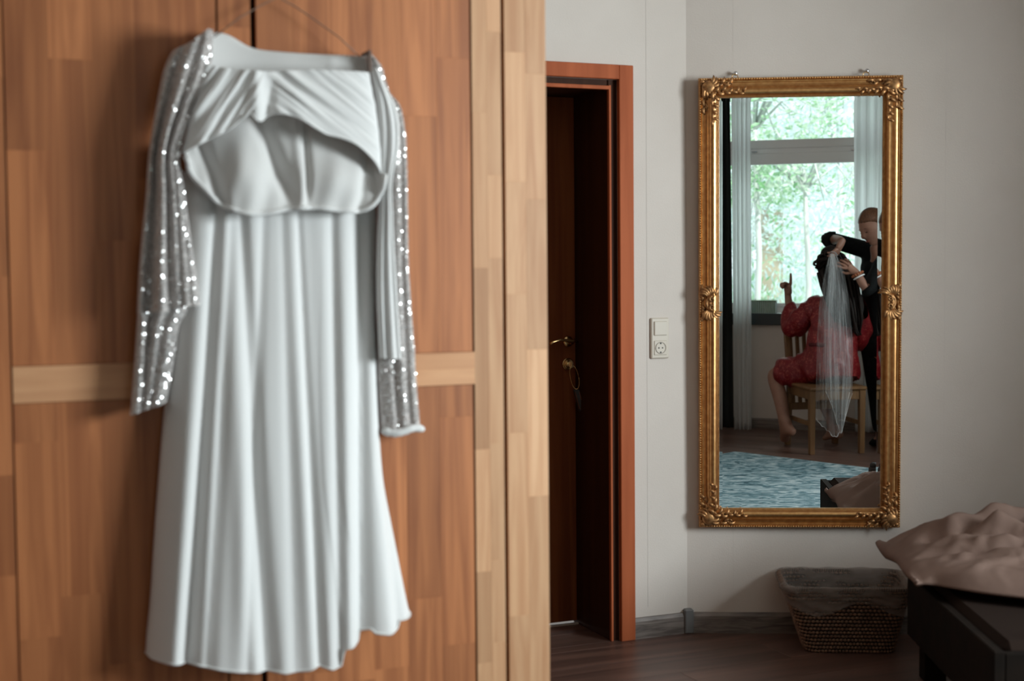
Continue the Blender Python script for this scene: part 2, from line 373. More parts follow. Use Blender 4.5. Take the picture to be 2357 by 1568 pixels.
# window wall with its opening
def refl_setup():
    global MP, MNR
    mp = CN + MN * .045; h = hit(CAM, ray(1845, 700), mp, MN); tl = .010
    MP = h; MNR = MN * math.cos(tl) - V((0, 0, 1)) * math.sin(tl)
refl_setup()
def rfl(x, y, P0, n):
    d = ray(x, y); h = hit(CAM, d, MP, MNR); d2 = d - MNR * (2 * d.dot(MNR)); return hit(h, d2, P0, n)
def VP(x, y, D):
    d = ray(x, y); h = hit(CAM, d, MP, MNR); t = (h - CAM).dot(fw); d2 = d - MNR * (2 * d.dot(MNR)); return h + d2 * (D - t)
def aw(px, py, off=0):
    q = rfl(px, py, W0 + WN * off, WN); r = q - W0; return r.dot(WX), q.z
zs = aw(1760, 722)[1]                       # sill top
wl, wr = aw(1662, 500)[0] - .25, aw(2035, 400)[0] + .35
ww = wall_pieces('wall_front', FW, (pD - W0).dot(WX) - .3, (pC - W0).dot(WX) + .3, CZ, [(wl, wr, zs - .05, 2.56)])
# side walls
FR = Fr(V((XR, 0, 0)), V((0, 1, 0)), V((-1, 0, 0)))
y0, y1, sz0, sz1 = 1.60, 3.15, .95, 2.35
wall_pieces('wall_right', FR, pC.y - .3, pB.y + .3, CZ, [(y0, y1, sz0, sz1)], t=.25)
FL = Fr(V((XL, 0, 0)), V((0, 1, 0)), V((1, 0, 0)))
wall_pieces('wall_left', FL, pD.y - .3, pA.y + .3, CZ, [], t=.25)
# baseboards
zb = .075
def bb(name, fr, a0, a1):
    bm = bmesh.new()
    prof = [(0, 0), (.016, 0), (.016, zb - .012), (.010, zb), (0, zb)]
    A = [bm.verts.new(fr.p(a0, b, c)) for b, c in prof]; B = [bm.verts.new(fr.p(a1, b, c)) for b, c in prof]
    for i in range(5): bm.faces.new((A[i], A[(i+1) % 5], B[(i+1) % 5], B[i]))
    bm.faces.new(A); bm.faces.new(B)
    return obj(name, from_bm(bm), M['skirting'], kind='structure')
bb('baseboard_back_left', FD, aR, -.004); bb('baseboard_back', FM, .004, (pB - CN).length)
bb('baseboard_back_far_left', FD, -LB, aLo)
bb('baseboard_front', FW, (pD - W0).dot(WX) + .02, (pC - W0).dot(WX))
bm = bmesh.new(); fc = Fr(CN, ((DX + MX).normalized()), ((DN + MN).normalized()))
bm_box(bm, fc, -.017, .017, -.004, .028, 0, zb + .014, .004); t = obj('trim_1', from_bm(bm), M['skirtbottom'], kind='structure'); t['label'] = 'grey corner cap on the skirting'

# ---- door_1
dr = tag(bpy.data.objects.new('door_1', None), 'dark mahogany door set deep in a red-brown frame', None, kind='structure'); COL.objects.link(dr); dr.location = FD.p((aLi + aO) / 2, 0, 0)
box('architrave', FD, aI, aR, 0, .022, 0, zT, M['doorwood'], dr, bev=.002)
box('architrave', FD, aLo, aLo + (aR - aI), 0, .022, 0, zT, M['doorwood'], dr, bev=.002)
box('head_architrave', FD, aLo + (aR - aI), aI, 0, .022, zI, zT, M['doorwood'], dr, bev=.002)
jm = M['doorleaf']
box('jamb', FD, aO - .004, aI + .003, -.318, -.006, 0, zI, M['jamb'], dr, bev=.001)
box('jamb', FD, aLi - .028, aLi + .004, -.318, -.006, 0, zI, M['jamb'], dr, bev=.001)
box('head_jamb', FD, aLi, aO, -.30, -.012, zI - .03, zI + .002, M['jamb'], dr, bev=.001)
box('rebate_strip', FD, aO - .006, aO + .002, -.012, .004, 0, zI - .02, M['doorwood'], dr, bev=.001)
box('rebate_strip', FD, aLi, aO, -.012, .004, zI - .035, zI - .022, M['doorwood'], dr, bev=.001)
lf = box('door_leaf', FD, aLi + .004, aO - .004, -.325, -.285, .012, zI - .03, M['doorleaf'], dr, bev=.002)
box('threshold_strip', FD, aLi, aO, -.284, -.272, 0, .006, base_mat('pale_strip', (.4, .32, .26), .5), dr)
# handle and lock on the leaf
def on_leaf(px, py, off=-.285): return hit(CAM, ray(px, py), FD.O + FD.ey * off, FD.ey)
hc = on_leaf(1306, 786); kc = on_leaf(1306, 838)
hn = thing('door_handle', 'brass lever handle on a round rose', None, hc); hn.parent = dr; hn.matrix_parent_inverse = Matrix.Translation(-dr.location)
lathe('rose', hc, DN, [(.021, 0), (.022, .004), (.018, .009), (.011, .011)], M['brass'], hn, 24)
lathe('spindle', hc, DN, [(.011, .008), (.009, .03), (.0095, .042)], M['brass'], hn, 14)
L0 = hc + DN * .045
tube('lever', [L0 + DX * .022 - V((0, 0, .002)), L0 + DX * .008 + V((0, 0, .005)), L0, L0 - DX * .028 + V((0, 0, .007)), L0 - DX * .052 + V((0, 0, .008)), L0 - DX * .078 + V((0, 0, .002)), L0 - DX * .092 - V((0, 0, .006))], [.005, .0075, .0085, .006, .0065, .005, .0065], M['brass'], hn, 10)
lk_ = thing('door_lock', 'round brass lock rose below the handle', None, kc); lk_.parent = dr; lk_.matrix_parent_inverse = Matrix.Translation(-dr.location)
lathe('rose', kc, DN, [(.022, 0), (.023, .004), (.020, .008), (.0185, .005), (.012, .006)], M['brass'], lk_, 24)
lathe('key_cylinder', kc, DN, [(.009, .004), (.009, .012), (.006, .013)], M['brass'], lk_, 14)
kk = thing('key', 'key with a hanging ring and dark fob in the lock', 'key', kc + DN * .02)
box('key_bow', Fr(kc + DX * .002, DX, DN), -.0015, .0015, .012, .045, -.011, .011, M['steel'], kk, bev=.001)
def ringpts(c, ax, bx, ra, rb, n=22): return [c + ax * ra * math.cos(2*math.pi*i/n) + bx * rb * math.sin(2*math.pi*i/n) for i in range(n + 1)]
rc = kc + DN * .04 - V((0, 0, .048)) + DX * .010
tilt = (V((0, 0, 1)) - DX * .18).normalized()
tube('key_ring', ringpts(rc, (DX * .8 + DN * .4).normalized(), tilt, .016, .045), .0013, M['brass'], kk, 6)
fo = Fr(rc - V((0, 0, .045)) + DX * .006, (DX * .95 + DN * .3).normalized(), DN, (V((0, 0, -1)) + DX * .28).normalized())
bm = bmesh.new(); bm_box(bm, fo, -.012, .012, -.004, .004, 0, .085, .003); obj('fob', from_bm(bm), M['dark'], kk)
tube('fob_stitching', [fo.p(-.008, .005, .01), fo.p(-.008, .005, .075), fo.p(.008, .005, .075), fo.p(.008, .005, .01)], .0006, M['doorwood'], kk, 5)

# ---- switch and socket
s0, z0 = a_of(1496, 826); s1, z1 = a_of(1537, 731)
sw = thing('wall_switch', 'cream light switch above a round power socket in one upright frame', 'switch', FD.p((s0 + s1) / 2, 0, z0))
box('frame_plate', FD, s0, s1, 0, .011, z0, z1, M['plastic'], sw, bev=.004)
cm = (s0 + s1) / 2; zm = (z0 + z1) / 2; q = (s1 - s0) * .36
box('rocker', FD, cm - q, cm + q, .009, .016, zm + .010, z1 - .012, M['plastic'], sw, bev=.0025)
so_ = box('socket_plate', FD, cm - q, cm + q, .009, .0135, z0 + .012, zm - .008, M['plastic'], sw, bev=.0025)
sc = FD.p(cm, .0137, (z0 + zm) / 2 + .002)
lathe('socket_well', sc, DN, [(.0215, -.001), (.0215, .0018), (.0195, .0018), (.0185, -.002), (.0005, -.0022)], noisy('well', (.34, .29, .24), (.30, .26, .21)), sw, 24)
for dx, dz in ((-.0075, 0), (.0075, 0)): lathe('pin_hole', sc + DX * dx, DN, [(.0026, -.001), (.0026, .0008), (.0001, .0008)], M['hole'], sw, 10)
for dz in (-.0165, .0165): box('earth_clip', Fr(sc, DX, DN), -.003, .003, -.002, .0006, dz - .003, dz + .003, M['hole'], sw)

# ------------------------------------------------------------------ wardrobe
WO = V(((1260 - 1178.5) / FPX * 3.5, 3.5, 0))
FWD = Fr(WO, DX, DN)
def aW(px, py=784): return a_of(px, py, FWD)[0]
WT = 2.16
uL = aW(28) ; uA = aW(515); uB = aW(600); uC = aW(1092); uD = aW(1161)
zr1 = a_of(1000, 813, FWD)[1]; zr0 = a_of(1000, 888, FWD)[1]
wdb = thing('wardrobe', 'tall solid wood wardrobe with panelled doors behind the wedding dress', 'wardrobe', FWD.p(-.8, -.3, 0))
uEnd = uL - .06 - .62
box('side_panel', FWD, -.022, 0, -.58, -.024, 0, WT, M['carcass'], wdb, bev=.001)
box('side_panel', FWD, uEnd, uEnd + .022, -.58, -.024, 0, WT, M['carcass'], wdb, bev=.001)
box('back_panel', FWD, uEnd + .022, -.022, -.58, -.57, 0, WT, M['carcass'], wdb)
box('top_panel', FWD, uEnd + .022, -.022, -.57, -.024, WT - .022, WT, M['carcass'], wdb)
box('bottom_panel', FWD, uEnd + .022, -.022, -.57, -.024, .05, .072, M['carcass'], wdb)
box('shade_sheet', FWD, uEnd + .022, -.022, -.05, -.03, .06, WT - .02, M['gap'], wdb)  # near-black sheet stands in for the shade seen through the door gaps
def staves(parent, a0, a1, z0, z1, width, mat, front, thick=.02, lmin=.18, lmax=.5, seed=0, back=0.0):
    r = random.Random(seed); n = max(1, round((a1 - a0) / width)); wv = (a1 - a0) / n
    for i in range(n):
        z = z0 - r.random() * .2
        while z < z1:
            L = r.uniform(lmin, lmax); c0, c1 = max(z, z0), min(z + L, z1)
            if z1 - c1 < .05: c1 = z1; L = 99
            if c1 - c0 > .01:
                box('stave', FWD, a0 + i * wv, a0 + (i + 1) * wv, front - thick, front + r.uniform(-.0002, .0002), c0, c1, mat, parent, bev=.0003)
            z += L
def hstaves(parent, a0, a1, z0, z1, n, front, seed=0):
    r = random.Random(seed); hh = (z1 - z0) / n
    for i in range(n):
        a = a0 - r.random() * .1
        while a < a1:
            L = r.uniform(.25, .6); c0, c1 = max(a, a0), min(a + L, a1)
            if a1 - c1 < .06: c1 = a1; L = 99
            if c1 - c0 > .01: box('stave', FWD, c0, c1, front - .02, front, z0 + i * hh, z0 + (i + 1) * hh, M['rail'], parent, bev=.0003)
            a += L
def part_empty(name, loc, parent):
    e = bpy.data.objects.new(name, None); COL.objects.link(e); e.parent = parent; e.matrix_parent_inverse = Matrix.Translation(-parent.location)
    e.location = loc; return e
def sub_box(parent, *a, **k): pass
# doors are flush frames: stave objects hang under each door's core board
ZB, ZT = .08, WT - .025
def door(name, a0, a1, sl, sr, seed, knob_side, sm='lit_stile'):
    core = box(name, FWD, a0 + .003, a1 - .003, -.022, -.016, ZB, ZT, M['carcass'], wdb)
    g = .004
    if sl: staves(core, a0 + .003, a0 + sl, ZB, ZT, .07, M[sm], 0, seed=seed)
    if sr: staves(core, a1 - sr, a1 - .003, ZB, ZT, .05, M[sm], 0, seed=seed + 1)
    p0 = a0 + (sl + g if sl else .003); p1 = a1 - (sr + g if sr else .003)
    staves(core, p0, p1, ZB, zr0 - .001, .088, M['panel'], -.003, .016, .3, .75, seed + 2)
    staves(core, p0, p1, zr1 + .001, ZT, .088, M['panel'], -.003, .016, .3, .75, seed + 3)
    hstaves(core, p0, p1 + (g if sr else 0), zr0, zr1, 2, 0.0005, seed + 4)
    return core
door('door', uB, uD, 0, uD - uC, 11, 'l')
door('door', uL - .06, uB - .008, .055, (uB - .008) - uA, 31, 'r', 'panel')  # left stiles take the darker panel wood, weaker light put into colour
door('door', uL - .06 - .6, uL - .068, .07, .07, 57, 'r', 'panel')
staves(box('corner_post', FWD, uD + .006, -.0, -.022, -.016, 0, WT, M['carcass'], wdb), uD + .006, 0, 0, WT, .062, M['lit_stile'], .001, .018, .2, .5, 91)

# ------------------------------------------------------------------ wedding dress
def dp(px, py, off):
    q = hit(CAM, ray(px, py), WO + DN * .07, DN); return q + DN * (off - .07)
dress = thing('wedding_dress', 'long white wedding dress with sequined sleeves hanging on the wardrobe front', 'dress', dp(640, 800, .01))
def gs(x, c, w): return math.exp(-((x - c) / w) ** 2)
hemtab = [(340, 1512), (350, 1518), (400, 1518), (440, 1520), (500, 1527), (560, 1531), (600, 1530), (640, 1533), (690, 1526), (716, 1516), (724, 1520), (745, 1523), (766, 1516), (771, 1478), (785, 1475), (812, 1466), (816, 1444), (840, 1438), (848, 1447), (880, 1449), (906, 1441), (912, 1424), (935, 1421), (958, 1416)]
skL = [(300, 426), (400, 424), (480, 428), (600, 420), (700, 412), (800, 400), (960, 385), (1200, 366), (1400, 353), (1480, 345), (1540, 343)]
skR = [(300, 872), (400, 874), (480, 882), (600, 882), (720, 882), (830, 882), (960, 886), (1100, 896), (1200, 912), (1300, 930), (1400, 950), (1430, 958), (1540, 962)]
val = [((505, 430), .034, 15), ((541, 470), .012, 14), ((560, 602), .024, 16), ((612, 560), .010, 12), ((690, 722), .013, 9), ((655, 668), .008, 14), ((770, 768), .014, 12), ((838, 822), .036, 17), ((868, 912), .012, 11)]
rows = []
NV, NU = 90, 150
for j in range(NV + 1):
    v = j / NV
    front, backr = [], []
    for i in range(NU + 1):
        u = i / NU
        xb = 343 + (958 - 343) * u
        yb = interp(hemtab, xb); py = 392 + (yb - 392) * v
        xl, xr = sinterp(skL, py), sinterp(skR, py); px = xl + (xr - xl) * u
        k = .28 + .58 * v
        off = .020 + (.030 + .085 * v) * math.sqrt(max(0, 1 - (2 * u - 1) ** 4))
        for (x0, x1), a, wv in val:
            xc = x0 + (x1 - x0) * (py - 480) / 1020
            d = px - xc
            off -= a * k * math.exp(-(d / (wv * (.8 + .5 * v))) ** 2) * (1.15 if d < 0 else 1) 
            off += a * k * .45 * math.exp(-((d + wv * 2.4) / (wv * 1.6)) ** 2)
        off += .004 * noise.noise(V((px * .02, py * .002, 3.1))) 
        front.append(dp(px, py, max(off, .02))); 
        if i % 5 == 0 and 0 < i < NU: backr.append(dp(px, py, .014 + .004 * math.sin(px * .05)))
    rows.append(front + backr[::-1])
sk = obj('skirt', grid_mesh(rows, closed=True), M['chiffon'], dress, smooth=True)
# rolled hem: narrow band along the lower edge
hem = [rows[-1][i] for i in range(0, NU + 1)]
tube('hem', [p + DN * .001 for p in hem], .0028, M['chiffon'], sk, 6)

def sheet(name, topc, botc, xs, offf, mat, parent, nu=80, nv=50, thick=.002):
    """topc/botc: tables of (u, px, py)"""
    tx, ty = [(a, b) for a, b, c in topc], [(a, c) for a, b, c in topc]
    bx, by = [(a, b) for a, b, c in botc], [(a, c) for a, b, c in botc]
    R = []
    for j in range(nv + 1):
        v = j / nv; r = []
        for i in range(nu + 1):
            u = i / nu
            px = sinterp(tx, u) * (1 - v) + sinterp(bx, u) * v; py = sinterp(ty, u) * (1 - v) + sinterp(by, u) * v
            if xs: px += xs(u, v)
            r.append(dp(px, py, offf(u, v, px, py)))
        R.append(r)
    return solidify(obj(name, grid_mesh(R), mat, parent, smooth=True), thick), R
# back of the neckline seen over the front
sheet('back_neckline', [(0, 462, 104), (.06, 478, 80), (.12, 500, 69), (.2, 535, 73), (.32, 590, 102), (.45, 650, 112), (.65, 740, 119), (.85, 815, 122), (1, 862, 126)],
      [(0, 470, 210), (.12, 500, 210), (.45, 650, 210), (1, 866, 210)], None,
      lambda u, v, px, py: .022 + .022 * abs(2 * u - 1) ** 2 + .006 * math.sin(px * .02), M['lining'], dress, 60, 12)
# draped front of the bodice
def drape_off(u, v, px, py):
    o = .078 + .042 * math.sqrt(max(0, 1 - (2 * u - 1) ** 4)) * (.6 + .4 * v)
    if px < 600: perp = (px - 600) * .80 + (py - 270) * .56; fr_ = 5.2
    else: perp = (px - 600) * .60 - (py - 270) * .76; fr_ = 4.6
    k = min(1, abs(px - 605) / 60)
    if px < 600: alo = (px - 600) * -.56 + (py - 270) * .80
    else: alo = (px - 600) * .76 + (py - 270) * .60
    ff = 1 if px < 640 else max(.35, 1 - (px - 640) / 190)
    o += k * ff * (.013 * noise.noise(V((perp * .060, alo * .006, 4.1))) + .007 * noise.noise(V((perp * .13, alo * .008, 9.3))))
    o -= .018 * gs(px, 606 + (py - 270) * -.12, 12) * max(0, (py - 180) / 100)
    o += .012 * gs(px, 578, 16) * (py > 160)
    return o
dr_top = [(0, 466, 150), (.1, 500, 158), (.25, 560, 167), (.4, 620, 169), (.6, 700, 165), (.8, 780, 167), (1, 846, 169)]
dr_bot = [(0, 418, 352), (.07, 436, 342), (.15, 475, 322), (.24, 520, 300), (.31, 548, 276), (.36, 566, 268), (.385, 574, 282), (.42, 592, 283), (.44, 602, 272), (.5, 632, 266), (.56, 665, 272), (.64, 700, 292), (.72, 735, 312), (.8, 775, 322), (.87, 810, 338), (.94, 850, 372), (1, 874, 404)]
_, RB = sheet('bodice_drape', dr_top, dr_bot, lambda u, v: 0 if u < .5 else 6 * math.sin(v * 3.14) * (u - .5) * 2, drape_off, M['chiffon'], dress, 150, 70)
tube('drape_edge', [p + DN * .001 for p in RB[-1][::2]], .0022, M['chiffon'], dress, 6)
# cups / lining of the bodice below it
cup_bot = [(0, 423, 362), (.06, 436, 400), (.14, 470, 440), (.22, 508, 474), (.32, 560, 493), (.42, 605, 492), (.52, 655, 483), (.64, 715, 480), (.76, 775, 486), (.86, 826, 486), (.93, 856, 468), (.97, 870, 440), (1, 878, 404)]
cup_top = [(0, 425, 335), (.15, 480, 300), (.3, 550, 258), (.5, 640, 250), (.7, 735, 280), (.85, 810, 310), (1, 872, 360)]
def cup_off(u, v, px, py):
    o = .030 + .046 * v + .02 * math.sqrt(max(0, 1 - (2 * u - 1) ** 2))
    o += .040 * math.exp(-((px - 556) / 52) ** 2 - ((py - 400) / 85) ** 2)
    o += .034 * math.exp(-((px - 772) / 80) ** 2 - ((py - 415) / 62) ** 2)
    xc = 606 + (py - 285) * .32
    o -= .030 * gs(px, xc, 20) * min(1, max(0, (475 - py) / 70))
    o -= .014 * gs(px, 706 - (py - 330) * .05, 7) * min(1, max(0, (480 - py) / 50))
    o += .008 * gs(px, 684, 12)
    o -= .018 * gs(px, 470 + (py - 340) * .28, 13) * (py < 480)
    o -= .010 * gs(px, 840 - (py - 400) * .25, 12)
    o += .0022 * math.sin(px * .11 + py * .03) * v
    if u < .04 or u > .96: o += .012
    return o
_, RC = sheet('bodice_cups', cup_top, cup_bot, None, cup_off, M['lining'], dress, 150, 70)
tube('rolled_edge', [p + DN * .003 for p in RC[-1][::2]], .0055, M['chiffon'], dress, 8)

# sleeves
def sleeve(name, Lt, Rt, topf, botf, yr, base, bulge, folds, mat, nseq, seed, parent=dress, nu=46, nv=110, seqb=1.0):
    R = []; F = []
    for j in range(nv + 1):
        v = j / nv; r = []; b = []
        for i in range(nu + 1):
            u = i / nu
            ya, yb = topf(u), botf(u); py = ya + (yb - ya) * v
            xl, xr = sinterp(Lt, py), sinterp(Rt, py); px = xl + (xr - xl) * u
            o = base + bulge * math.sqrt(max(0, 1 - (2 * u - 1) ** 2))
            for (a, c), am, wd_ in folds: o -= am * gs(u, a + (c - a) * v, wd_) * min(1, .3 + v * 2)
            o += .002 * noise.noise(V((px * .05, py * .01, seed)))
            r.append(dp(px, py, o))
            if i % 4 == 0 and 0 < i < nu: b.append(dp(px, py, base - .014))
        F.append(r); R.append(r + b[::-1])
    s = obj(name, grid_mesh(R, closed=True), mat, parent, smooth=True)
    if nseq:
        rr_ = random.Random(seed); bm = bmesh.new()
        for _ in range(nseq):
            j = rr_.uniform(.5, nv - .5); i = rr_.uniform(1, nu - 1); a, b = int(j), int(i)
            p = F[a][b].lerp(F[min(a + 1, nv)][b], j - a); p = p.lerp(F[a][min(b + 1, nu)], i - b)
            t1 = (F[a][min(b + 1, nu)] - F[a][b]).normalized(); t2 = (F[a][b] - F[min(a + 1, nv)][b]).normalized(); n = t1.cross(t2).normalized()
            if n.dot(DN) < 0: n = -n
            n = (n + V((rr_.gauss(0, .26), rr_.gauss(0, .26), rr_.gauss(0, .26))) * seqb).normalized(); s1 = n.orthogonal().normalized(); s2 = n.cross(s1)
            c = p + DN * .0035; rad = .0019
            bm.faces.new([bm.verts.new(c + (s1 * math.cos(k * math.pi / 3) + s2 * math.sin(k * math.pi / 3)) * rad) for k in range(6)])
        obj('sequins', from_bm(bm, recalc=False), M['sequin'], s, kind='stuff')
    return s
ls_L = [(98, 416), (112, 402), (135, 388), (165, 377), (250, 360), (350, 344), (450, 337), (600, 323), (720, 317)]
ls_R = [(60, 492), (98, 490), (165, 486), (250, 452), (350, 416), (450, 428), (600, 449), (700, 463), (720, 464)]
lo_L = [(620, 330), (715, 321), (850, 312), (960, 303)]; lo_R = [(620, 445), (715, 436), (750, 418), (850, 402), (930, 388), (960, 384)]
sleeve('sleeve_lining', lo_L, lo_R, lambda u: 630, lambda u: 958 - 32 * u, 0, .045, .03, [((.25, .3), .02, .1), ((.62, .5), .012, .1)], M['tulle_sleeve'], 1900, 5)
sleeve('sleeve', ls_L, ls_R, lambda u: 116 - 46 * min(1, u * 1.3) ** 1.0, lambda u: 716 - 14 * u + (6 if u < .5 else 0), 0, .06, .045, [((.2, .16), .034, .09), ((.55, .5), .030, .09), ((.82, .66), .016, .06), ((.93, .8), .008, .05)], M['tulle_sleeve'], 3800, 6)
rs_L = [(118, 846), (200, 862), (300, 880), (700, 880), (830, 876), (1005, 886)]
rs_R = [(118, 850), (132, 870), (150, 886), (185, 897), (215, 908), (240, 930), (300, 942), (400, 947), (600, 950), (700, 956), (800, 964), (900, 970), (1005, 979)]
sleeve('sleeve', rs_L, rs_R, lambda u: 122 + 8 * u, lambda u: 1000 + 5 * math.sin(u * 5), 0, .035, .032, [((.35, .4), .012, .08), ((.75, .7), .012, .08)], M['tulle_sleeve'], 3600, 8)
tube('cuff', [dp(884 + (979 - 884) * t, 992 + 6 * math.sin(t * 6), .055 + .012 * math.sin(t * 3.1)) for t in [i / 14 for i in range(15)]], [.006, .009, .010, .008, .0105, .009, .010, .008, .010, .009, .0095, .008, .010, .009, .006], M['chiffon'], dress, 8)
pl_L = [(160, 848), (250, 864), (400, 872), (600, 866), (700, 866), (826, 872)]; pl_R = [(160, 866), (200, 884), (240, 905), (290, 916), (350, 914), (420, 900), (500, 902), (600, 907), (700, 913), (800, 919), (826, 921)]
sleeve('side_panel', pl_L, pl_R, lambda u: 160, lambda u: 824 + 2 * u, 0, .075, .022, [((.35, .3), .01, .1), ((.7, .75), .008, .08)], M['chiffon'], 0, 9)
# hanger
hg = thing('wire_hanger', 'thin wire hanger carrying the wedding dress', 'hanger', dp(650, 0, .02))
ap = dp(650, -14, .03)
tube('wire', [dp(838, 128, .04), dp(790, 80, .035), dp(720, 28, .03), dp(690, 8, .03), ap, dp(612, 4, .03), dp(560, 34, .03), dp(500, 80, .04)], .0014, M['wire'], hg, 8)
bm = bmesh.new(); bm_tube(bm, [ap, ap + V((0, 0, .10)), ap + V((0, 0, .155)) , ap + V((0, 0, .185)) - DN * .01, FWD.p((ap - WO).dot(DX), -.01, WT + .006), FWD.p((ap - WO).dot(DX), -.05, WT + .004), FWD.p((ap - WO).dot(DX), -.06, WT + .002)], .002, 8); obj('hook', from_bm(bm), M['wire'], hg, smooth=True)
bm = bmesh.new(); c0 = dp(842, 124, .055); fcl = Fr(c0, DX, DN); bm_box(bm, fcl, -.004, .004, .04, .048, -.042, .004, .0015)
bm_box(bm, fcl, -.004, .004, -.01, .044, -.002, .004, .001); obj('clip', from_bm(bm), M['wireplastic'], hg)

# ------------------------------------------------------------------ gilt mirror
# local frame on the tilted mirror plane: a to the right, b up, h out of the wall
nz = MNR.normalized(); upv = (V((0, 0, 1)) - nz * nz.z).normalized(); rtv = upv.cross(nz).normalized()
FMI = Fr(MP, rtv, upv, nz)
def mi(px, py, h=0):
    q = hit(CAM, ray(px, py), MP + nz * h, nz) - MP; return q.dot(rtv), q.dot(upv)
oa0, ob1 = mi(1608, 180); oa1, _ = mi(2080, 174); _, ob0 = mi(1845, 1215); _, ob1 = mi(1845, 176)
# the glass surface lies on the plane h=0; frame rises from h=-.03 (wall side) to +.03
FWI = .0715
mir = thing('gilt_mirror', 'tall gilt framed mirror with carved corners on the back wall', 'mirror', FMI.p((oa0 + oa1) / 2, ob0, -.02))
prof = [(0, -.034), (0, -.004), (.0015, .001), (.0035, .0025), (.0065, .0025), (.0085, -.001), (.010, .0005), (.0125, .0035), (.0155, .0035), (.0175, -.001), (.0195, -.0005), (.024, .001), (.030, .005), (.035, .0105), (.0365, .0095), (.0385, .0115), (.043, .0175), (.048, .021), (.053, .0215), (.0575, .0195), (.061, .0135), (.0625, .008), (.065, .005), (.067, .0045), (.069, .0065), (.071, .0065), (.0725, .004), (.0725, -.004)]
cs = [(oa0, ob0, 1, 1), (oa1, ob0, -1, 1), (oa1, ob1, -1, -1), (oa0, ob1, 1, -1)]
for k in range(4):
    bm = bmesh.new(); rings = []
    for c in (cs[k], cs[(k + 1) % 4]):
        rings.append([bm.verts.new(FMI.p(c[0] + c[2] * s, c[1] + c[3] * s, h)) for s, h in prof])
    n = len(prof)
    for i in range(n - 1): bm.faces.new((rings[0][i], rings[1][i], rings[1][i + 1], rings[0][i + 1]))
    bm.faces.new((rings[0][-1], rings[1][-1], rings[1][0], rings[0][0]))
    for rg in rings: bm.faces.new(rg)
    obj('frame_rail', from_bm(bm), M['gold'], mir)
# rope moulding on the outer edge and bead on the sight edge
def nubs(name, inset, h, step, rl, rw, slant, mat):
    bm = bmesh.new()
    for k in range(4):
        c, d = cs[k], cs[(k + 1) % 4]
        A = V((c[0] + c[2] * inset, c[1] + c[3] * inset)); B = V((d[0] + d[2] * inset, d[1] + d[3] * inset))
        L = (B - A).length; n = int(L / step); t = (B - A) / L; s = V((-t.y, t.x))
        ax1 = rtv * t.x + upv * t.y; ax2 = rtv * s.x + upv * s.y
        u1 = (ax1 + ax2 * slant).normalized(); u2 = (ax2 - ax1 * slant).normalized()
        for i in range(n):
            p = A + t * (i + .5) * (L / n)
            bm_ball(bm, FMI.p(p.x, p.y, h), (rl, rw, rw), 5, 4, (u1, u2, nz))
    obj(name, from_bm(bm), mat, mir, smooth=True, kind='stuff')
nubs('rope_moulding', .0048, .0022, .0088, .0050, .0032, .7, M['gold'])
nubs('bead_moulding', .0702, .0062, .0052, .0024, .0021, .0, M['oldgold'])
# carved ornaments
def scroll(bm, c, r0_, turns, dirn, ang0, w, h0):
    pts, rad = [], []
    N = 22
    for i in range(N):
        t = i / (N - 1); a = ang0 + dirn * turns * 2 * math.pi * t; r = r0_ * (1 - .82 * t)
        pts.append(FMI.p(c[0] + r * math.cos(a), c[1] + r * math.sin(a), h0 + .004 * t)); rad.append(w * (1 - .45 * t))
    bm_tube(bm, pts, rad, 6, nrm=nz)
def leafb(bm, a, b, ang, L, W, h0, lift=.004):
    L *= 1.35; W *= .74
    pts, rad = [], []
    for i in range(7):
        t = i / 6; bend = .5 * t * t
        pts.append(FMI.p(a + L * t * math.cos(ang + bend), b + L * t * math.sin(ang + bend), h0 + lift * math.sin(math.pi * t)))
        rad.append(W * 1.25 * (.45 + .9 * math.sin(math.pi * min(1, t * .85 + .1))) * (1 if i < 6 else .35))
    bm_tube(bm, pts, rad, 6, nrm=nz, flat=.55)
def hprof(s):
    return interp([(p[0], p[1]) for p in prof[1:-1]], max(0, min(.0725, s)))
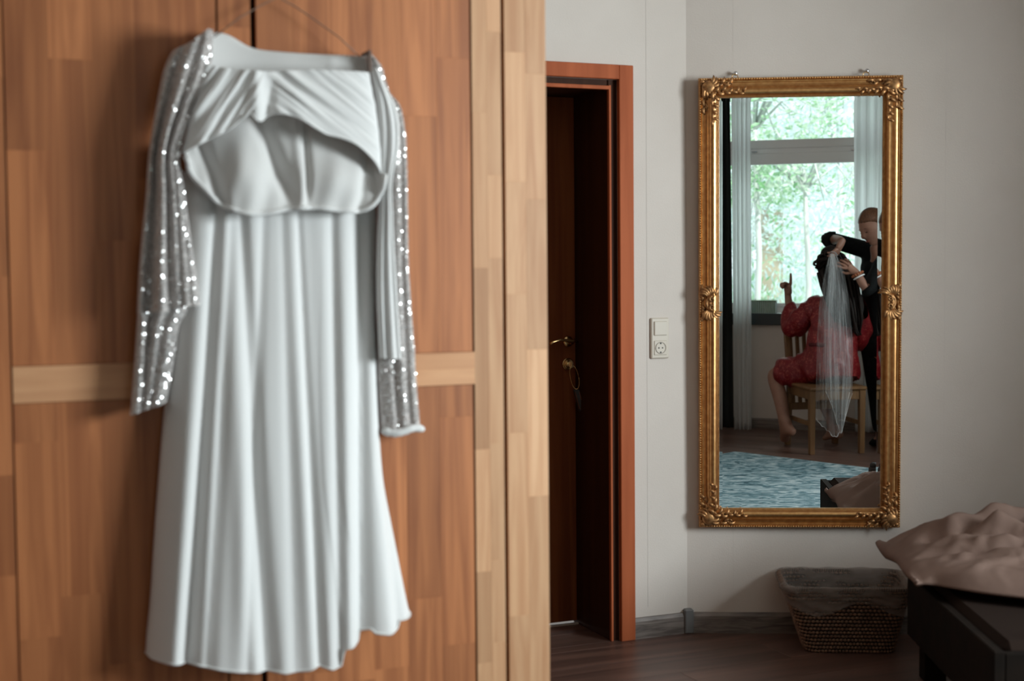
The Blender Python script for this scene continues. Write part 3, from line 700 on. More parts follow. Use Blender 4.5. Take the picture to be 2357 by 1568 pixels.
for k, (ca, cb, sa, sb) in enumerate(cs):
    bm = bmesh.new(); rg = random.Random(40 + k)
    def P2(x, y): return (ca + sa * x, cb + sb * y)
    def ang(v): return math.atan2(sb * math.sin(v), sa * math.cos(v))
    bm_ball(bm, FMI.p(*P2(.036, .036), .012), (.026, .026, .012), 14, 8, (rtv, upv, nz))
    for i in range(8):      # shell at the corner
        th = math.radians(-35 + i * 23); x, y = .030 + .004 * math.cos(th), .030 + .004 * math.sin(th)
        leafb(bm, *P2(x, y), ang(th), .030, .0052, .014)
    bm_ball(bm, FMI.p(*P2(.014, .014), .006), (.0085, .0085, .007), 10, 6, (rtv, upv, nz))
    bm_ball(bm, FMI.p(*P2(.024, .010), .005), (.005, .005, .005), 8, 6, (rtv, upv, nz)); bm_ball(bm, FMI.p(*P2(.010, .024), .005), (.005, .005, .005), 8, 6, (rtv, upv, nz))
    for ax in (0, 1):       # runners along both rails
        sw_ = (lambda x, y: P2(x, y)) if ax == 0 else (lambda x, y: P2(y, x))
        aa = (lambda v: ang(v)) if ax == 0 else (lambda v: ang(math.pi / 2 - v))
        for i in range(9):
            s = .052 + i * .0125; y = .052 + .003 * math.sin(i * 2.1)
            leafb(bm, *sw_(s, y), aa(.5 if i % 2 else -.45), .020 - i * .0006, .0058 - i * .00022, hprof(y) + .001)
            if i % 2 == 0: bm_ball(bm, FMI.p(*sw_(s + .006, y + .004), hprof(y) + .003), .0034, 6, 5)
        for i in range(5):
            s = .045 + i * .014; y = .020 + .003 * (i % 2)
            leafb(bm, *sw_(s, y), aa(.35 if i % 2 else -.4), .022, .0052, hprof(y) + .001)
        c = sw_(.108, .024); scroll(bm, c, .009, 1.1, 1 if ax == 0 else -1, ang(0), .0032, hprof(.024) + .002)
    obj('corner_ornament', from_bm(bm), M['oldgold'], mir, smooth=True)
midb = mi(1631, 698)[1]
for sx, ox in ((1, oa0), (-1, oa1)):
    bm = bmesh.new(); cx = ox + sx * .036
    oc = (cx + sx * .006, midb)
    bm_tube(bm, [FMI.p(oc[0] - sx * .021 * math.cos(t) + sx * .006, oc[1] + .027 * math.sin(t), .020 - .006 * math.cos(t)) for t in [-1.9 + 3.8 * i / 16 for i in range(17)]], [.003 + .0022 * math.sin(math.pi * i / 16) for i in range(17)], 8, nrm=nz)
    scroll(bm, (oc[0] + sx * .004, midb + .014), .0105, 1.2, sx, math.pi / 2, .0042, .021); scroll(bm, (oc[0] + sx * .004, midb - .014), .0105, 1.2, -sx, -math.pi / 2, .0042, .021)
    bm_ball(bm, FMI.p(oc[0] - sx * .006, midb, .013), (.012, .022, .006), 12, 8, (rtv, upv, nz)); bm_ball(bm, FMI.p(oc[0] - sx * .004, midb, .019), (.005, .005, .005), 10, 6, (rtv, upv, nz))
    for q in (1, -1):
        for i in range(7):
            th = q * math.pi / 2 + (i - 3) * .30
            leafb(bm, oc[0] - sx * .002 + .010 * math.cos(th), midb + q * .022 + .004 * math.sin(th), th, .030 - .0012 * abs(i - 3), .0050, .015)
        for i in range(3): bm_ball(bm, FMI.p(oc[0] - sx * .002 + (i - 1) * .009, midb + q * (.053 - .004 * abs(i - 1)), .018), .0036, 8, 5)
        for i in range(4): leafb(bm, ox + sx * .012, midb + q * (.006 + .012 * i), q * math.pi / 2 - sx * .2 * q, .018, .0040, .003)
    bm_ball(bm, FMI.p(ox + sx * .010, midb + .058, .004), (.006, .008, .004), 8, 6, (rtv, upv, nz)); bm_ball(bm, FMI.p(ox + sx * .010, midb - .058, .004), (.006, .008, .004), 8, 6, (rtv, upv, nz))
    obj('side_ornament', from_bm(bm), M['oldgold'], mir, smooth=True)
# glass: flat field and four shallow bevels rising 1.4 per cent towards the edge
ga0, gb1 = mi(1663, 235); ga1, _ = mi(2022, 236); _, gb0 = mi(1845, 1152)
bw = .030; e0, e1, f0, f1 = oa0 + .066, oa1 - .066, ob0 + .066, ob1 - .066
obj('mirror_glass', mesh([FMI.p(ga0, gb0, 0), FMI.p(ga1, gb0, 0), FMI.p(ga1, gb1, 0), FMI.p(ga0, gb1, 0)], [(0, 1, 2, 3)]), M['mirror'], mir)
kb = .0145
inn = [(ga0, gb0), (ga1, gb0), (ga1, gb1), (ga0, gb1)]; out_ = [(e0, f0), (e1, f0), (e1, f1), (e0, f1)]
for k in range(4):
    a, b = inn[k], inn[(k + 1) % 4]; c, d = out_[(k + 1) % 4], out_[k]
    wid = (abs(f0 - gb0), abs(e1 - ga1), abs(f1 - gb1), abs(ga0 - e0))[k]
    h = kb * wid * (.35 if k == 0 else 1)
    obj('bevelled_edge', mesh([FMI.p(*a, 0), FMI.p(*b, 0), FMI.p(*c, h), FMI.p(*d, h)], [(0, 1, 2, 3)]), M['mirror'], mir)
box('backing_board', FMI, oa0 + .004, oa1 - .004, ob0 + .004, ob1 - .004, -.033, -.012, M['bedwood'], mir)
for px, py, wh in ((1693, 169, 'left'), (1996, 163, 'right')):
    p = hit(CAM, ray(px, py), CN + MN * .02, MN)
    wallp = p - MN * .02
    sc_ = thing('wall_screw', 'steel screw head above the %s end of the gilt mirror' % wh, 'screw', wallp)
    lathe('shank', wallp, MN, [(.0035, -.004), (.0035, .016)], M['steel'], sc_, 10)
    lathe('head', wallp, MN, [(.0045, .014), (.0075, .017), (.008, .020), (.005, .0235), (.001, .0245)], M['steel'], sc_, 14)
    a, b = mi(px, py + 8); tube('hanging_eye', ringpts(FMI.p(a, ob1 + .004, -.022), rtv, upv, .011, .010, 16), .0018, M['brass'], mir, 6)

# ------------------------------------------------------------------ basket
def solve_basket():
    fl_ = floor_at(1865, 1503); fr_ = floor_at(2055, 1505)
    return fl_, fr_
bl, br = solve_basket()
bx = (br - bl); bx.z = 0; Wb = bx.length; bx.normalize(); by = V((-bx.y, bx.x, 0))
bas = thing('wicker_basket', 'dark woven wicker basket on the floor below the mirror', 'basket', bl + bx * Wb / 2 + by * .12)
FB = Fr(bl, bx, by)
def bring(t, ins=0, n=64):
    """ring of the basket at relative height t (0 floor .. 1 rim); rounded rectangle"""
    a0 = -.075 * t + ins - .012 ; a1 = Wb + .055 * t - ins + .012; b0 = -.012 * t + ins; b1 = .20 + .055 * t - ins; r = .045 - ins
    pts = []
    def arc(cx, cy, s):
        for i in range(9):
            th = s + i / 8 * math.pi / 2; pts.append((cx + r * math.cos(th), cy + r * math.sin(th)))
    arc(a0 + r, b0 + r, math.pi); arc(a1 - r, b0 + r, 1.5 * math.pi); arc(a1 - r, b1 - r, 0); arc(a0 + r, b1 - r, .5 * math.pi)
    pts.append(pts[0]); L = [0]
    for p, q in zip(pts, pts[1:]): L.append(L[-1] + math.dist(p, q))
    out = []
    for i in range(n):
        s = L[-1] * i / n; j = max(k for k in range(len(L)) if L[k] <= s + 1e-9); j = min(j, len(pts) - 2)
        f = (s - L[j]) / max(1e-9, L[j + 1] - L[j]); out.append((pts[j][0] + (pts[j+1][0]-pts[j][0]) * f, pts[j][1] + (pts[j+1][1]-pts[j][1]) * f))
    return out
def rimz(a, b): return .222 + .012 * max(0, min(1, b / .25)) - .008 * math.exp(-((a - Wb / 2) / .1) ** 2) * 0 + .0
def bpt(t, i, n, ins=0):
    a, b = bring(t, ins, n)[i]; return FB.p(a, b, t * rimz(a, b))
NB = 80; NR = 17
core_rows = []
for j in range(NR + 1): 
    rg = bring(j / NR, .004, NB); core_rows.append([FB.p(a, b, j / NR * rimz(a, b) * .99 + .002) for a, b in rg])
body = obj('body', grid_mesh(core_rows, closed=True), M['wickerdark'], bas)
body.modifiers.new('t', 'SOLIDIFY').thickness = .004
bm = bmesh.new()
for j in range(NR):
    t = (j + .5) / NR; rg = bring(t, 0, NB)
    for i in range(NB):
        i2 = (i + 1) % NB; f = .5 * (j % 2)
        a = rg[i][0] + (rg[i2][0] - rg[i][0]) * f; b = rg[i][1] + (rg[i2][1] - rg[i][1]) * f
        tx_, ty_ = rg[i2][0] - rg[i][0], rg[i2][1] - rg[i][1]; l = math.hypot(tx_, ty_) or 1
        T = FB.ex * (tx_ / l) + FB.ey * (ty_ / l); N_ = T.cross(V((0, 0, 1)))
        bm_ball(bm, FB.p(a, b, t * rimz(a, b)), (l * .56, .0042, rimz(a, b) / NR * .40), 6, 4, (T, N_, V((0, 0, 1))))
        if j > 8: bm_ball(bm, FB.p(a, b, t * rimz(a, b)) - N_ * .010, (l * .44, .0035, rimz(a, b) / NR * .36), 6, 4, (T, N_, V((0, 0, 1))))
obj('weave', from_bm(bm), M['wicker'], bas, smooth=True, kind='stuff')
rimp = [FB.p(a, b, rimz(a, b)) for a, b in bring(1, .002, NB)]; 
tube('rim', rimp + [rimp[0]], .0065, M['wickerdark'], bas, 8)
bm = bmesh.new()
for i in range(NB * 2):
    a, b = rimp[(i // 2)], rimp[(i // 2 + 1) % NB]; p = a.lerp(b, (i % 2) / 2); T = (b - a).normalized(); N_ = T.cross(V((0, 0, 1)))
    bm_tube(bm, [p + (N_ * math.cos(th) + V((0, 0, 1)) * math.sin(th)) * .0078 + T * (.004 * th / 3) for th in (-1.2, -.4, .4, 1.2, 2.0, 2.8, 3.6, 4.4)], .0014, 4)
obj('rim_binding', from_bm(bm), M['wicker'], bas, smooth=True, kind='stuff')
base_ring = bring(0, .006, 40); obj('base', mesh([FB.p(a, b, .004) for a, b in base_ring], [tuple(range(40))]), M['wickerdark'], bas)
# plastic liner folded over the rim
rows = []
for k in range(22):
    s = k / 21
    n = 120; row = []
    for i in range(n):
        if s < .35: t = .55 + .45 * (s / .35); ins = .016
        elif s < .5: t = 1.0; ins = .016 - .028 * (s - .35) / .15
        else: t = 1 - (s - .5) / .5 * .30; ins = -.012
        a, b = bring(min(t, 1), ins, n)[i]
        up = .011 * math.sin(min(1, max(0, (s - .3) / .25)) * math.pi) if .3 < s < .55 else 0
        wv = .003 * noise.noise(V((a * 30, b * 30, s * 9))) + .004 * noise.noise(V((a * 9, b * 9 + 4, s * 26)))
        ff = 1 if s <= .5 else 1 + .25 * noise.noise(V((a * 12, b * 12, 7)))
        if s > .5: t = 1 - (1 - t) * (1.0 + .35 * math.sin(a * 22 + 1))
        row.append(FB.p(a + wv, b + wv * 1.5, t * rimz(a, b) + up + wv * .6))
    rows.append(row)
obj('plastic_liner', grid_mesh(rows, closed=True), M['liner'], bas, smooth=True)

# ------------------------------------------------------------------ bed and duvet
BC = V((1.285, 4.60, 0)); AB = math.radians(-2.2)
BX = V((math.cos(AB), math.sin(AB), 0)); BY = V((math.sin(AB), -math.cos(AB), 0))
FBd = Fr(BC, BX, BY)      # a to the right along the mirror wall, b into the room
BWD, BLN = 2.0, .94
bed = thing('bed', 'low dark wooden bed at the right edge beneath the taupe duvet', 'bed', FBd.p(BWD / 2, BLN / 2, 0))
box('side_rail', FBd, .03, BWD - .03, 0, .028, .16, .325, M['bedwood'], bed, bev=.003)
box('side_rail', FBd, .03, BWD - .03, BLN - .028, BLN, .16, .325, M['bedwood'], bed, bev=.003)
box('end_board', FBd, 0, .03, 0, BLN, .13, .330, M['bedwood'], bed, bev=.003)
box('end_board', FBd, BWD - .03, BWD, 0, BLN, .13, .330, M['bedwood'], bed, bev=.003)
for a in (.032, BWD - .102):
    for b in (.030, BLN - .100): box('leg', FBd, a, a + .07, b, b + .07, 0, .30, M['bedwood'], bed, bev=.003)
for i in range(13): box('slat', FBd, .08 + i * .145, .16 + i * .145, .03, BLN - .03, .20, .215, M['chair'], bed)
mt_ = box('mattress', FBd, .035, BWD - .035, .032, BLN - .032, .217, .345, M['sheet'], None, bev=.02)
tag(mt_, 'mattress in a dark brown sheet between the bed frame and the duvet', 'mattress')
NA, NBb = 190, 130
def duvet_b1(a): return .37 + .20 * min(1, max(0, a / .28)) + .025 * math.sin(a * 11) + .03 * noise.noise(V((a * 4, 2, 2)))
def duvet_z(a, b):
    b1 = duvet_b1(a); ca = a + .05; cb0 = b + .17; cb1 = b1 - b
    e = lambda d, r: 1 - (1 - min(1, max(0, d) / r)) ** 1.7
    top = .560 - .14 * max(0, min(1, (b + .05) / .55))
    z = .375 + (top - .375) * min(e(ca, .34), e(cb0, .30), e(cb1, .10))
    z += .03 * math.exp(-(ca / .10) ** 2) * min(1, max(0, cb1 / .1))
    rid = lambda x, y, s: (1 - abs(noise.noise(V((x, y, s))) * 2.2))
    f = .012 * max(0, rid(a * 2.2 + b * 1.8, b * 4.2 - a * 1.0, 3.7)) ** 2
    f += .011 * max(0, rid(a * 5 + b * 5.2, b * 6.0 - a * 2.0, 8.1)) ** 3
    f += .005 * max(0, rid(a * 14 - b * 6, b * 14 + a * 5, 1.3)) ** 3
    f += .010 * noise.noise(V((a * 2.6, b * 2.6, 5.5)))
    for (x0, y0, x1, y1, am, wd_) in ((.30, -.02, .70, .02, .030, .028), (.16, .10, .62, .05, .026, .026), (.05, .08, .42, .30, .022, .026), (.0, .22, .34, .34, .016, .020), (.0, -.06, .26, .08, .015, .022), (.25, .30, .70, .16, .02, .026), (.3, .1, .6, .3, .02, .03)):
        dx, dy = x1 - x0, y1 - y0; L2 = dx * dx + dy * dy; t = max(0, min(1, ((a - x0) * dx + (b - y0) * dy) / L2))
        d = math.hypot(a - x0 - t * dx, b - y0 - t * dy); f -= am * math.exp(-(d / wd_) ** 2) * (1 - .4 * t); f += am * .5 * math.exp(-((d - wd_ * 2) / wd_) ** 2)
    return z + f * min(1, max(0, ca / .15)) * min(1, max(.0, cb0 / .10)) * min(1, max(.0, cb1 / .06))
rows = []
for j in range(NBb + 1):
    t = j / NBb; r = []
    for k in range(7):
        s_ = k / 6; b = -.165 + (duvet_b1(-.045) + .165) * t; zlow = .394 - .016 * min(1, (b + .165) / .12) * (1 - .9 * max(0, (b - .2) / .3)) + .004 * math.sin(b * 21)
        z1_ = duvet_z(-.045, b)
        r.append(FBd.p(-.050 - .004 * math.exp(-((b + .165) / .10) ** 2) - .008 * math.sin(s_ * 3.1) + .006 * math.sin(b * 17) * (1 - s_), b, zlow + (z1_ - .004 - zlow) * s_))
    for i in range(1, NA + 1):
        a = -.045 + 2.0 * i / NA; b = -.165 + (duvet_b1(a) + .165) * t
        z = duvet_z(a, b)
        if b < 0: z -= .02 * (-b / .165)
        r.append(FBd.p(a, b, z))
    rows.append(r)
dv = obj('duvet', grid_mesh(rows), M['duvet'], None, smooth=True); tag(dv, 'rumpled taupe duvet spread over the bed with one corner sticking out', 'duvet'); solidify(dv, .012)
kn = hit(CAM, V((0, 0, 1)), CAM, V((0, 0, 1)))
kp = rfl(2012, 1098, V((0, 0, .346)), V((0, 0, 1)))
ka = (kp - BC).dot(BX); kbv = (kp - BC).dot(BY)
kp.z = .3455
pot = thing('jar', 'small dark round jar on the bed seen behind the duvet in the mirror', 'jar', kp)
lathe('body', kp, (0, 0, 1), [(.016, 0), (.023, .004), (.026, .022), (.025, .042), (.018, .048)], M['dark'], pot, 16)
lathe('lid', kp, (0, 0, 1), [(.019, .046), (.020, .050), (.019, .060), (.012, .066), (.001, .068)], M['hole'], pot, 16)

# ------------------------------------------------------------------ window_1 (seen in the mirror)
wn = bpy.data.objects.new('window_1', None); COL.objects.link(wn); wn['kind'] = 'structure'; wn.location = FW.p((wl + wr) / 2, 0, zs)
tz1 = aw(1800, 322, -.10)[1]; tz0 = aw(1800, 378, -.10)[1]; tzm = (tz0 + tz1) / 2
for nm, a0, a1, c0, c1 in (('frame_side', wl, wl + .07, zs, 2.56), ('frame_side', wr - .07, wr, zs, 2.56), ('frame_top', wl + .07, wr - .07, 2.49, 2.56), ('frame_bottom', wl + .07, wr - .07, zs, zs + .045)):
    box(nm, FW, a0, a1, -.16, -.09, c0, c1, M['white'], wn, bev=.004)
hh = (tz1 - tz0)
box('transom', FW, wl + .07, wr - .07, -.165, -.085, tz0 + hh * .36, tz0 + hh * .66, M['white'], wn, bev=.004)
up_ = box('upper_sash_rail', FW, wl + .07, wr - .07, -.15, -.072, tz0 + hh * .64, tz1, M['white'], wn, bev=.006)
lo_ = box('lower_sash_rail', FW, wl + .07, wr - .07, -.15, -.072, tz0, tz0 + hh * .46, M['white'], wn, bev=.006)
box('lower_sash_rail', FW, wl + .07, wr - .07, -.15, -.085, zs + .045, zs + .075, M['white'], wn, bev=.006)
box('pane', FW, wl + .07, wr - .07, -.124, -.118, zs + .07, tz0 + .005, M['glass'], wn)
box('pane', FW, wl + .07, wr - .07, -.124, -.118, tz1 - .005, 2.5, M['glass'], wn)
for px, py in ((1736, 350), (1966, 345)):
    a, z = aw(px, py, -.07); b_ = box('sash_catch', FW, a - .02, a + .02, -.086, -.064, z - .006, z + .006, M['steel'], wn, bev=.002)
zsb = aw(1760, 748.5, .03)[1]; zst = aw(1760, 722, .03)[1]
box('window_sill', FW, wl - .04, wr + .04, -.0, .035, zsb, zst, M['sill'], wn, bev=.004)
box('inner_sill', FW, wl, wr, -.16, -.0, zs - .05, zs - .004, M['white'], wn, bev=.002)
# planter on the sill
tr0, trz = aw(1722, 716, -.03); tr1 = aw(1786, 716, -.03)[0]
pl_ = thing('planter', 'pale green woven plant trough on the window sill', 'planter', FW.p((tr0 + tr1) / 2, -.045, zs))
ht = aw(1755, 692, -.03)[1] - zs
FP = Fr(FW.p(0, -.043, zs + .001), WX, WN)
bm = bmesh.new(); bm_box(bm, FP, tr0, tr1, -.024, -.019, 0, ht); bm_box(bm, FP, tr0, tr1, .026, .031, 0, ht); bm_box(bm, FP, tr0, tr0 + .005, -.02, .026, 0, ht); bm_box(bm, FP, tr1 - .005, tr1, -.02, .026, 0, ht); bm_box(bm, FP, tr0, tr1, -.02, .026, 0, .005)
obj('trough', from_bm(bm), M['leaf2'], pl_)
nst = 13
for i in range(nst):
    a = tr0 + (tr1 - tr0) * (i + .5) / nst; bm = bmesh.new(); bm_box(bm, Fr(FP.p(a, .033, 0), (WX + V((0, 0, .16 * (-1) ** i))).normalized(), WN), -.003, .003, -.002, .003, .004, ht - .004); obj('stake', from_bm(bm), M['box'], pl_)
box('rim', FP, tr0 - .004, tr1 + .004, -.028, .036, ht - .008, ht, M['box'], pl_, bev=.002)
bm = bmesh.new(); rg = random.Random(3)
for i in range(90):
    p = FP.p(rg.uniform(tr0 + .01, tr1 - .01), rg.uniform(-.015, .02), ht - .012); d = V((rg.gauss(0, .4), rg.gauss(0, .4), 1)).normalized(); q = p + d * rg.uniform(.015, .04); s = d.orthogonal().normalized() * .003
    bm.faces.new([bm.verts.new(x) for x in (p - s, p + s, q)])
obj('moss', from_bm(bm, recalc=False), M['leaf'], pl_, kind='stuff')
# curtains
def curtain(name, label, a_top, a_bot, off, ztop, zbot, nf, amp, mat, cat='curtain', seed=0):
    rows = []
    for j in range(41):
        v = j / 40; r = []
        a0 = a_top[0] + (a_bot[0] - a_top[0]) * v; a1 = a_top[1] + (a_bot[1] - a_top[1]) * v
        for i in range(nf * 10 + 1):
            u = i / (nf * 10); ph = u * nf * 2 * math.pi
            d = amp * math.sin(ph + .8 * math.sin(v * 3 + seed)) + amp * .3 * math.sin(ph * 2.3 + v * 4 + seed)
            r.append(FW.p(a0 + (a1 - a0) * u, off + d, ztop + (zbot - ztop) * v))
        rows.append(r)
    o = obj(name, grid_mesh(rows), mat, None, smooth=True); tag(o, label, cat); solidify(o, .003); return o
CO = .13
def ac(px, py): return aw(px, py, CO)
ct = ac(1684, 300)[0], ac(1728, 300)[0]; cb_ = ac(1690, 980)[0], ac(1729, 980)[0]
curtain('curtain', 'white floor-length curtain beside the dark curtain at the window', ct, cb_, CO, 2.60, aw(1710, 991, CO)[1], 4, .016, M['curtain'], seed=1)
ct2 = ac(1965, 300)[0], ac(2040, 300)[0] + .22; cb2 = ac(1968, 980)[0], ac(2040, 980)[0] + .2
curtain('curtain', 'white curtain hanging behind the hairdresser in black', ct2, cb2, CO, 2.60, .02, 6, .022, M['curtain'], seed=2)
ct3 = ac(1664, 300)[0], ac(1684, 300)[0]; cb3 = ac(1660, 980)[0], ac(1693, 980)[0]
curtain('curtain', 'narrow dark curtain hanging to the floor beside the bright window', (ct3[0], ct3[1]), (cb3[0], cb3[1]), CO + .07, 2.60, .02, 2, .012, M['darkcurtain'], seed=3)
cr = thing('curtain_rail', 'white rail carrying the curtains above the window', 'rail', FW.p((wl + wr) / 2, .15, 2.62))
tube('rod', [FW.p(wl - .25, .15, 2.62), FW.p(wr + .25, .15, 2.62)], .014, M['white'], cr, 12)
for a in (wl - .1, wr + .1): tube('bracket', [FW.p(a, 0, 2.62), FW.p(a, .15, 2.62)], .008, M['white'], cr, 8)
# window_2 in the right wall
w2 = bpy.data.objects.new('window_2', None); COL.objects.link(w2); w2['kind'] = 'structure'; w2.location = FR.p((y0 + y1) / 2, 0, sz0)
for nm, a0, a1, c0, c1 in (('frame_side', y0, y0 + .06, sz0, sz1), ('frame_side', y1 - .06, y1, sz0, sz1), ('frame_top', y0 + .06, y1 - .06, sz1 - .06, sz1), ('frame_bottom', y0 + .06, y1 - .06, sz0, sz0 + .06)):
    box(nm, FR, a0, a1, -.16, -.10, c0, c1, M['white'], w2, bev=.004)
box('pane', FR, y0 + .06, y1 - .06, -.133, -.127, sz0 + .06, sz1 - .06, M['glass'], w2)

# ------------------------------------------------------------------ rug
rc0 = rfl(1692, 1039.5, V((0, 0, .008)), V((0, 0, 1))); rc1 = rfl(1950, 1071, V((0, 0, .008)), V((0, 0, 1)))
rex = (rc1 - rc0).normalized(); rey = V((-rex.y, rex.x, 0)); FRG = Fr(V((rc0.x, rc0.y, 0)), rex, rey)
rg_ = box('rug', FRG, 0, 1.85, 0, 2.35, .0008, .009, M['rug'], None, bev=.002); tag(rg_, 'distressed teal and grey rug on the dark floor before the chair', 'rug')

# ------------------------------------------------------------------ chair
def flr(x, y): q = rfl(x, y, V((0, 0, 0)), V((0, 0, 1))); return V((q.x, q.y, 0))
LA, LBb = flr(1868, 1047), flr(1984, 1044); LCc = flr(1799, 1021); cd1 = (LBb - LA).normalized(); cd2 = (LCc - LA).normalized(); cx_ = (cd1 + V((-cd2.y, cd2.x, 0))).normalized(); cy_ = V((cx_.y, -cx_.x, 0)) * 1.08
CW = (LBb - LA).length
FCc = Fr(LA, cx_, cy_)
ch = thing('dining_chair', 'light wooden dining chair with a slatted back under the seated woman', 'chair', FCc.p(CW / 2, .2, 0))
def post(name, p, q, w0, w1, mat=M['chair'], parent=ch):
    bm = bmesh.new(); ring = []
    for c, w_ in ((p, w0), (q, w1)): ring.append([bm.verts.new(c + cx_ * sx * w_ + cy_ * sy * w_) for sx, sy in ((-1, -1), (1, -1), (1, 1), (-1, 1))])
    for i in range(4): bm.faces.new((ring[0][i], ring[0][(i+1) % 4], ring[1][(i+1) % 4], ring[1][i]))
    bm.faces.new(ring[0]); bm.faces.new(ring[1]); bmesh.ops.bevel(bm, geom=list(bm.edges), offset=.003, segments=1, affect='EDGES')
    return obj(name, from_bm(bm), mat, parent)
for a in (0, CW): post('leg', FCc.p(a, 0, 0), FCc.p(a, 0, .425), .017, .021)
for a in (.0, CW): post('leg', FCc.p(a, .44, 0), FCc.p(a, .40, .45), .018, .018)
for a in (.0, CW): post('back_post', FCc.p(a, .40, .45), FCc.p(a, .50, .92), .018, .016)
bm = bmesh.new(); bm_box(bm, FCc, -.028, CW + .028, -.03, .40, .425, .450, .008); obj('seat', from_bm(bm), M['chair'], ch)
box('front_apron', FCc, .018, CW - .018, -.012, .008, .362, .425, M['chair'], ch, bev=.002)
for a in (-.008, CW - .008): box('side_apron', FCc, a, a + .016, .02, .39, .362, .425, M['chair'], ch, bev=.002)
box('back_rail', FCc, .0, CW, .39, .405, .25, .30, M['chair'], ch, bev=.002)
for a in (-.006, CW - .006): box('side_stretcher', FCc, a, a + .014, .01, .41, .185, .215, M['chair'], ch, bev=.002)
fb = Fr(FCc.p(0, .40, .45), cx_, cy_, (V((0, 0, .47)) + cy_ * .10).normalized())
bm = bmesh.new(); bm_box(bm, fb, -.022, CW + .022, -.012, .012, .405, .49, .006); obj('top_rail', from_bm(bm), M['chair'], ch)
ns = 7
for i in range(ns):
    a = (i + .5) / ns * CW; post('back_slat', FCc.p(a, .398, .30), FCc.p(a, .485, .875), .0115, .0115)

# ------------------------------------------------------------------ people
def skin_mesh(nodes, edges, sub=2, root=0):
    me = bpy.data.meshes.new('sk'); names = list(nodes); idx = {k: i for i, k in enumerate(names)}
    me.from_pydata([tuple(nodes[k][0]) for k in names], [(idx[a], idx[b]) for a, b in edges], [])
    o = bpy.data.objects.new('tmp', me); COL.objects.link(o)
    s = o.modifiers.new('s', 'SKIN'); s.use_smooth_shade = True
    for i, k in enumerate(names):
        r = nodes[k][1]; r = r if hasattr(r, '__len__') else (r, r); me.skin_vertices[0].data[i].radius = r
        me.skin_vertices[0].data[i].use_root = (i == root)
    ss = o.modifiers.new('b', 'SUBSURF'); ss.levels = sub; ss.render_levels = sub
    dg = bpy.context.evaluated_depsgraph_get(); dg.update()
    m2 = bpy.data.meshes.new_from_object(o.evaluated_get(dg)); bpy.data.objects.remove(o)
    m2.materials.clear()
    return m2
def chain(*a): return list(zip(a, a[1:]))
def joinm(meshes):
    bm = bmesh.new()
    for m_ in meshes: bm.from_mesh(m_)
    me = bpy.data.meshes.new('j'); bm.to_mesh(me); bm.free(); return me
def head_mesh(c, fwd, up, s=1.0):
    f = fwd.normalized(); r = f.cross(up).normalized(); u = r.cross(f).normalized(); bm = bmesh.new()
    R = []; NS, NRr = 36, 28
    for j in range(NRr + 1):
        th = math.pi * j / NRr; row = []
        for i in range(NS):
            ph = 2 * math.pi * i / NS; x = math.sin(th) * math.cos(ph); y = math.sin(th) * math.sin(ph); z = math.cos(th)
            X, Y, Z = x * .074, y * .093, z * .118
            if z < 0:
                k = -z; X *= 1 - .34 * k; Y *= 1 - .16 * k
                if y > 0: Y += .016 * k * (1 - abs(x))
                else: Y *= 1 - .25 * k
            if y > 0:
                g = lambda a, b, wa, wb: math.exp(-((X - a) / wa) ** 2 - ((Z - b) / wb) ** 2)
                Y += .020 * g(0, -.022, .010, .014) + .011 * g(0, -.002, .008, .020) - .010 * g(.030, .004, .016, .012) - .010 * g(-.030, .004, .016, .012)
                Y += .006 * g(0, .022, .04, .010) + .006 * g(0, -.058, .018, .007) - .004 * g(0, -.070, .02, .006) + .008 * g(0, -.092, .018, .014)
                Y += .004 * g(.038, -.03, .018, .018) + .004 * g(-.038, -.03, .018, .018)
            row.append(bm.verts.new(c + (r * X + f * Y + u * Z) * s))
        R.append(row)
    for a, b in zip(R, R[1:]):
        for i in range(NS): bm.faces.new((a[i], b[i], b[(i+1) % NS], a[(i+1) % NS]))
    bmesh.ops.remove_doubles(bm, verts=bm.verts, dist=1e-5)
    for sx in (-1, 1):   # ears
        e = c + (r * sx * .074 - f * .006 - u * .008) * s
        bm_ball(bm, e, (.007 * s, .017 * s, .030 * s), 10, 8, ((r + f * -.35 * sx).normalized(), f, u))
        bm_ball(bm, e + r * sx * .006 * s, (.004 * s, .008 * s, .014 * s), 8, 6, (r, f, u))
    me = from_bm(bm)
    for p in me.polygons: p.use_smooth = True
    return me, r, f, u
def face_bits(root, c, r, f, u, s=1.0, hair=None):
    for sx in (-1, 1):
        bm = bmesh.new(); bm_ball(bm, c + (r * sx * .029 + f * .080 + u * .001) * s, (.0105 * s, .005 * s, .0034 * s), 12, 8, (r, f, u)); obj('eye', from_bm(bm), M['eye'], root, smooth=True)
        bp = [c + (r * sx * x + f * (.092 - abs(x) * .28) + u * z) * s for x, z in ((.014, .023), (.028, .028), (.044, .024))]
        tube('eyebrow', bp, [.0018, .0026, .0014], hair, root, 6)
    tube('lips', [c + (r * x + f * (.0885 - abs(x) * .35) + u * z) * s for x, z in ((-.022, -.055), (-.010, -.058), (0, -.060), (.010, -.058), (.022, -.055))], [.0015, .003, .0035, .003, .0015], M['lips'], root, 8)
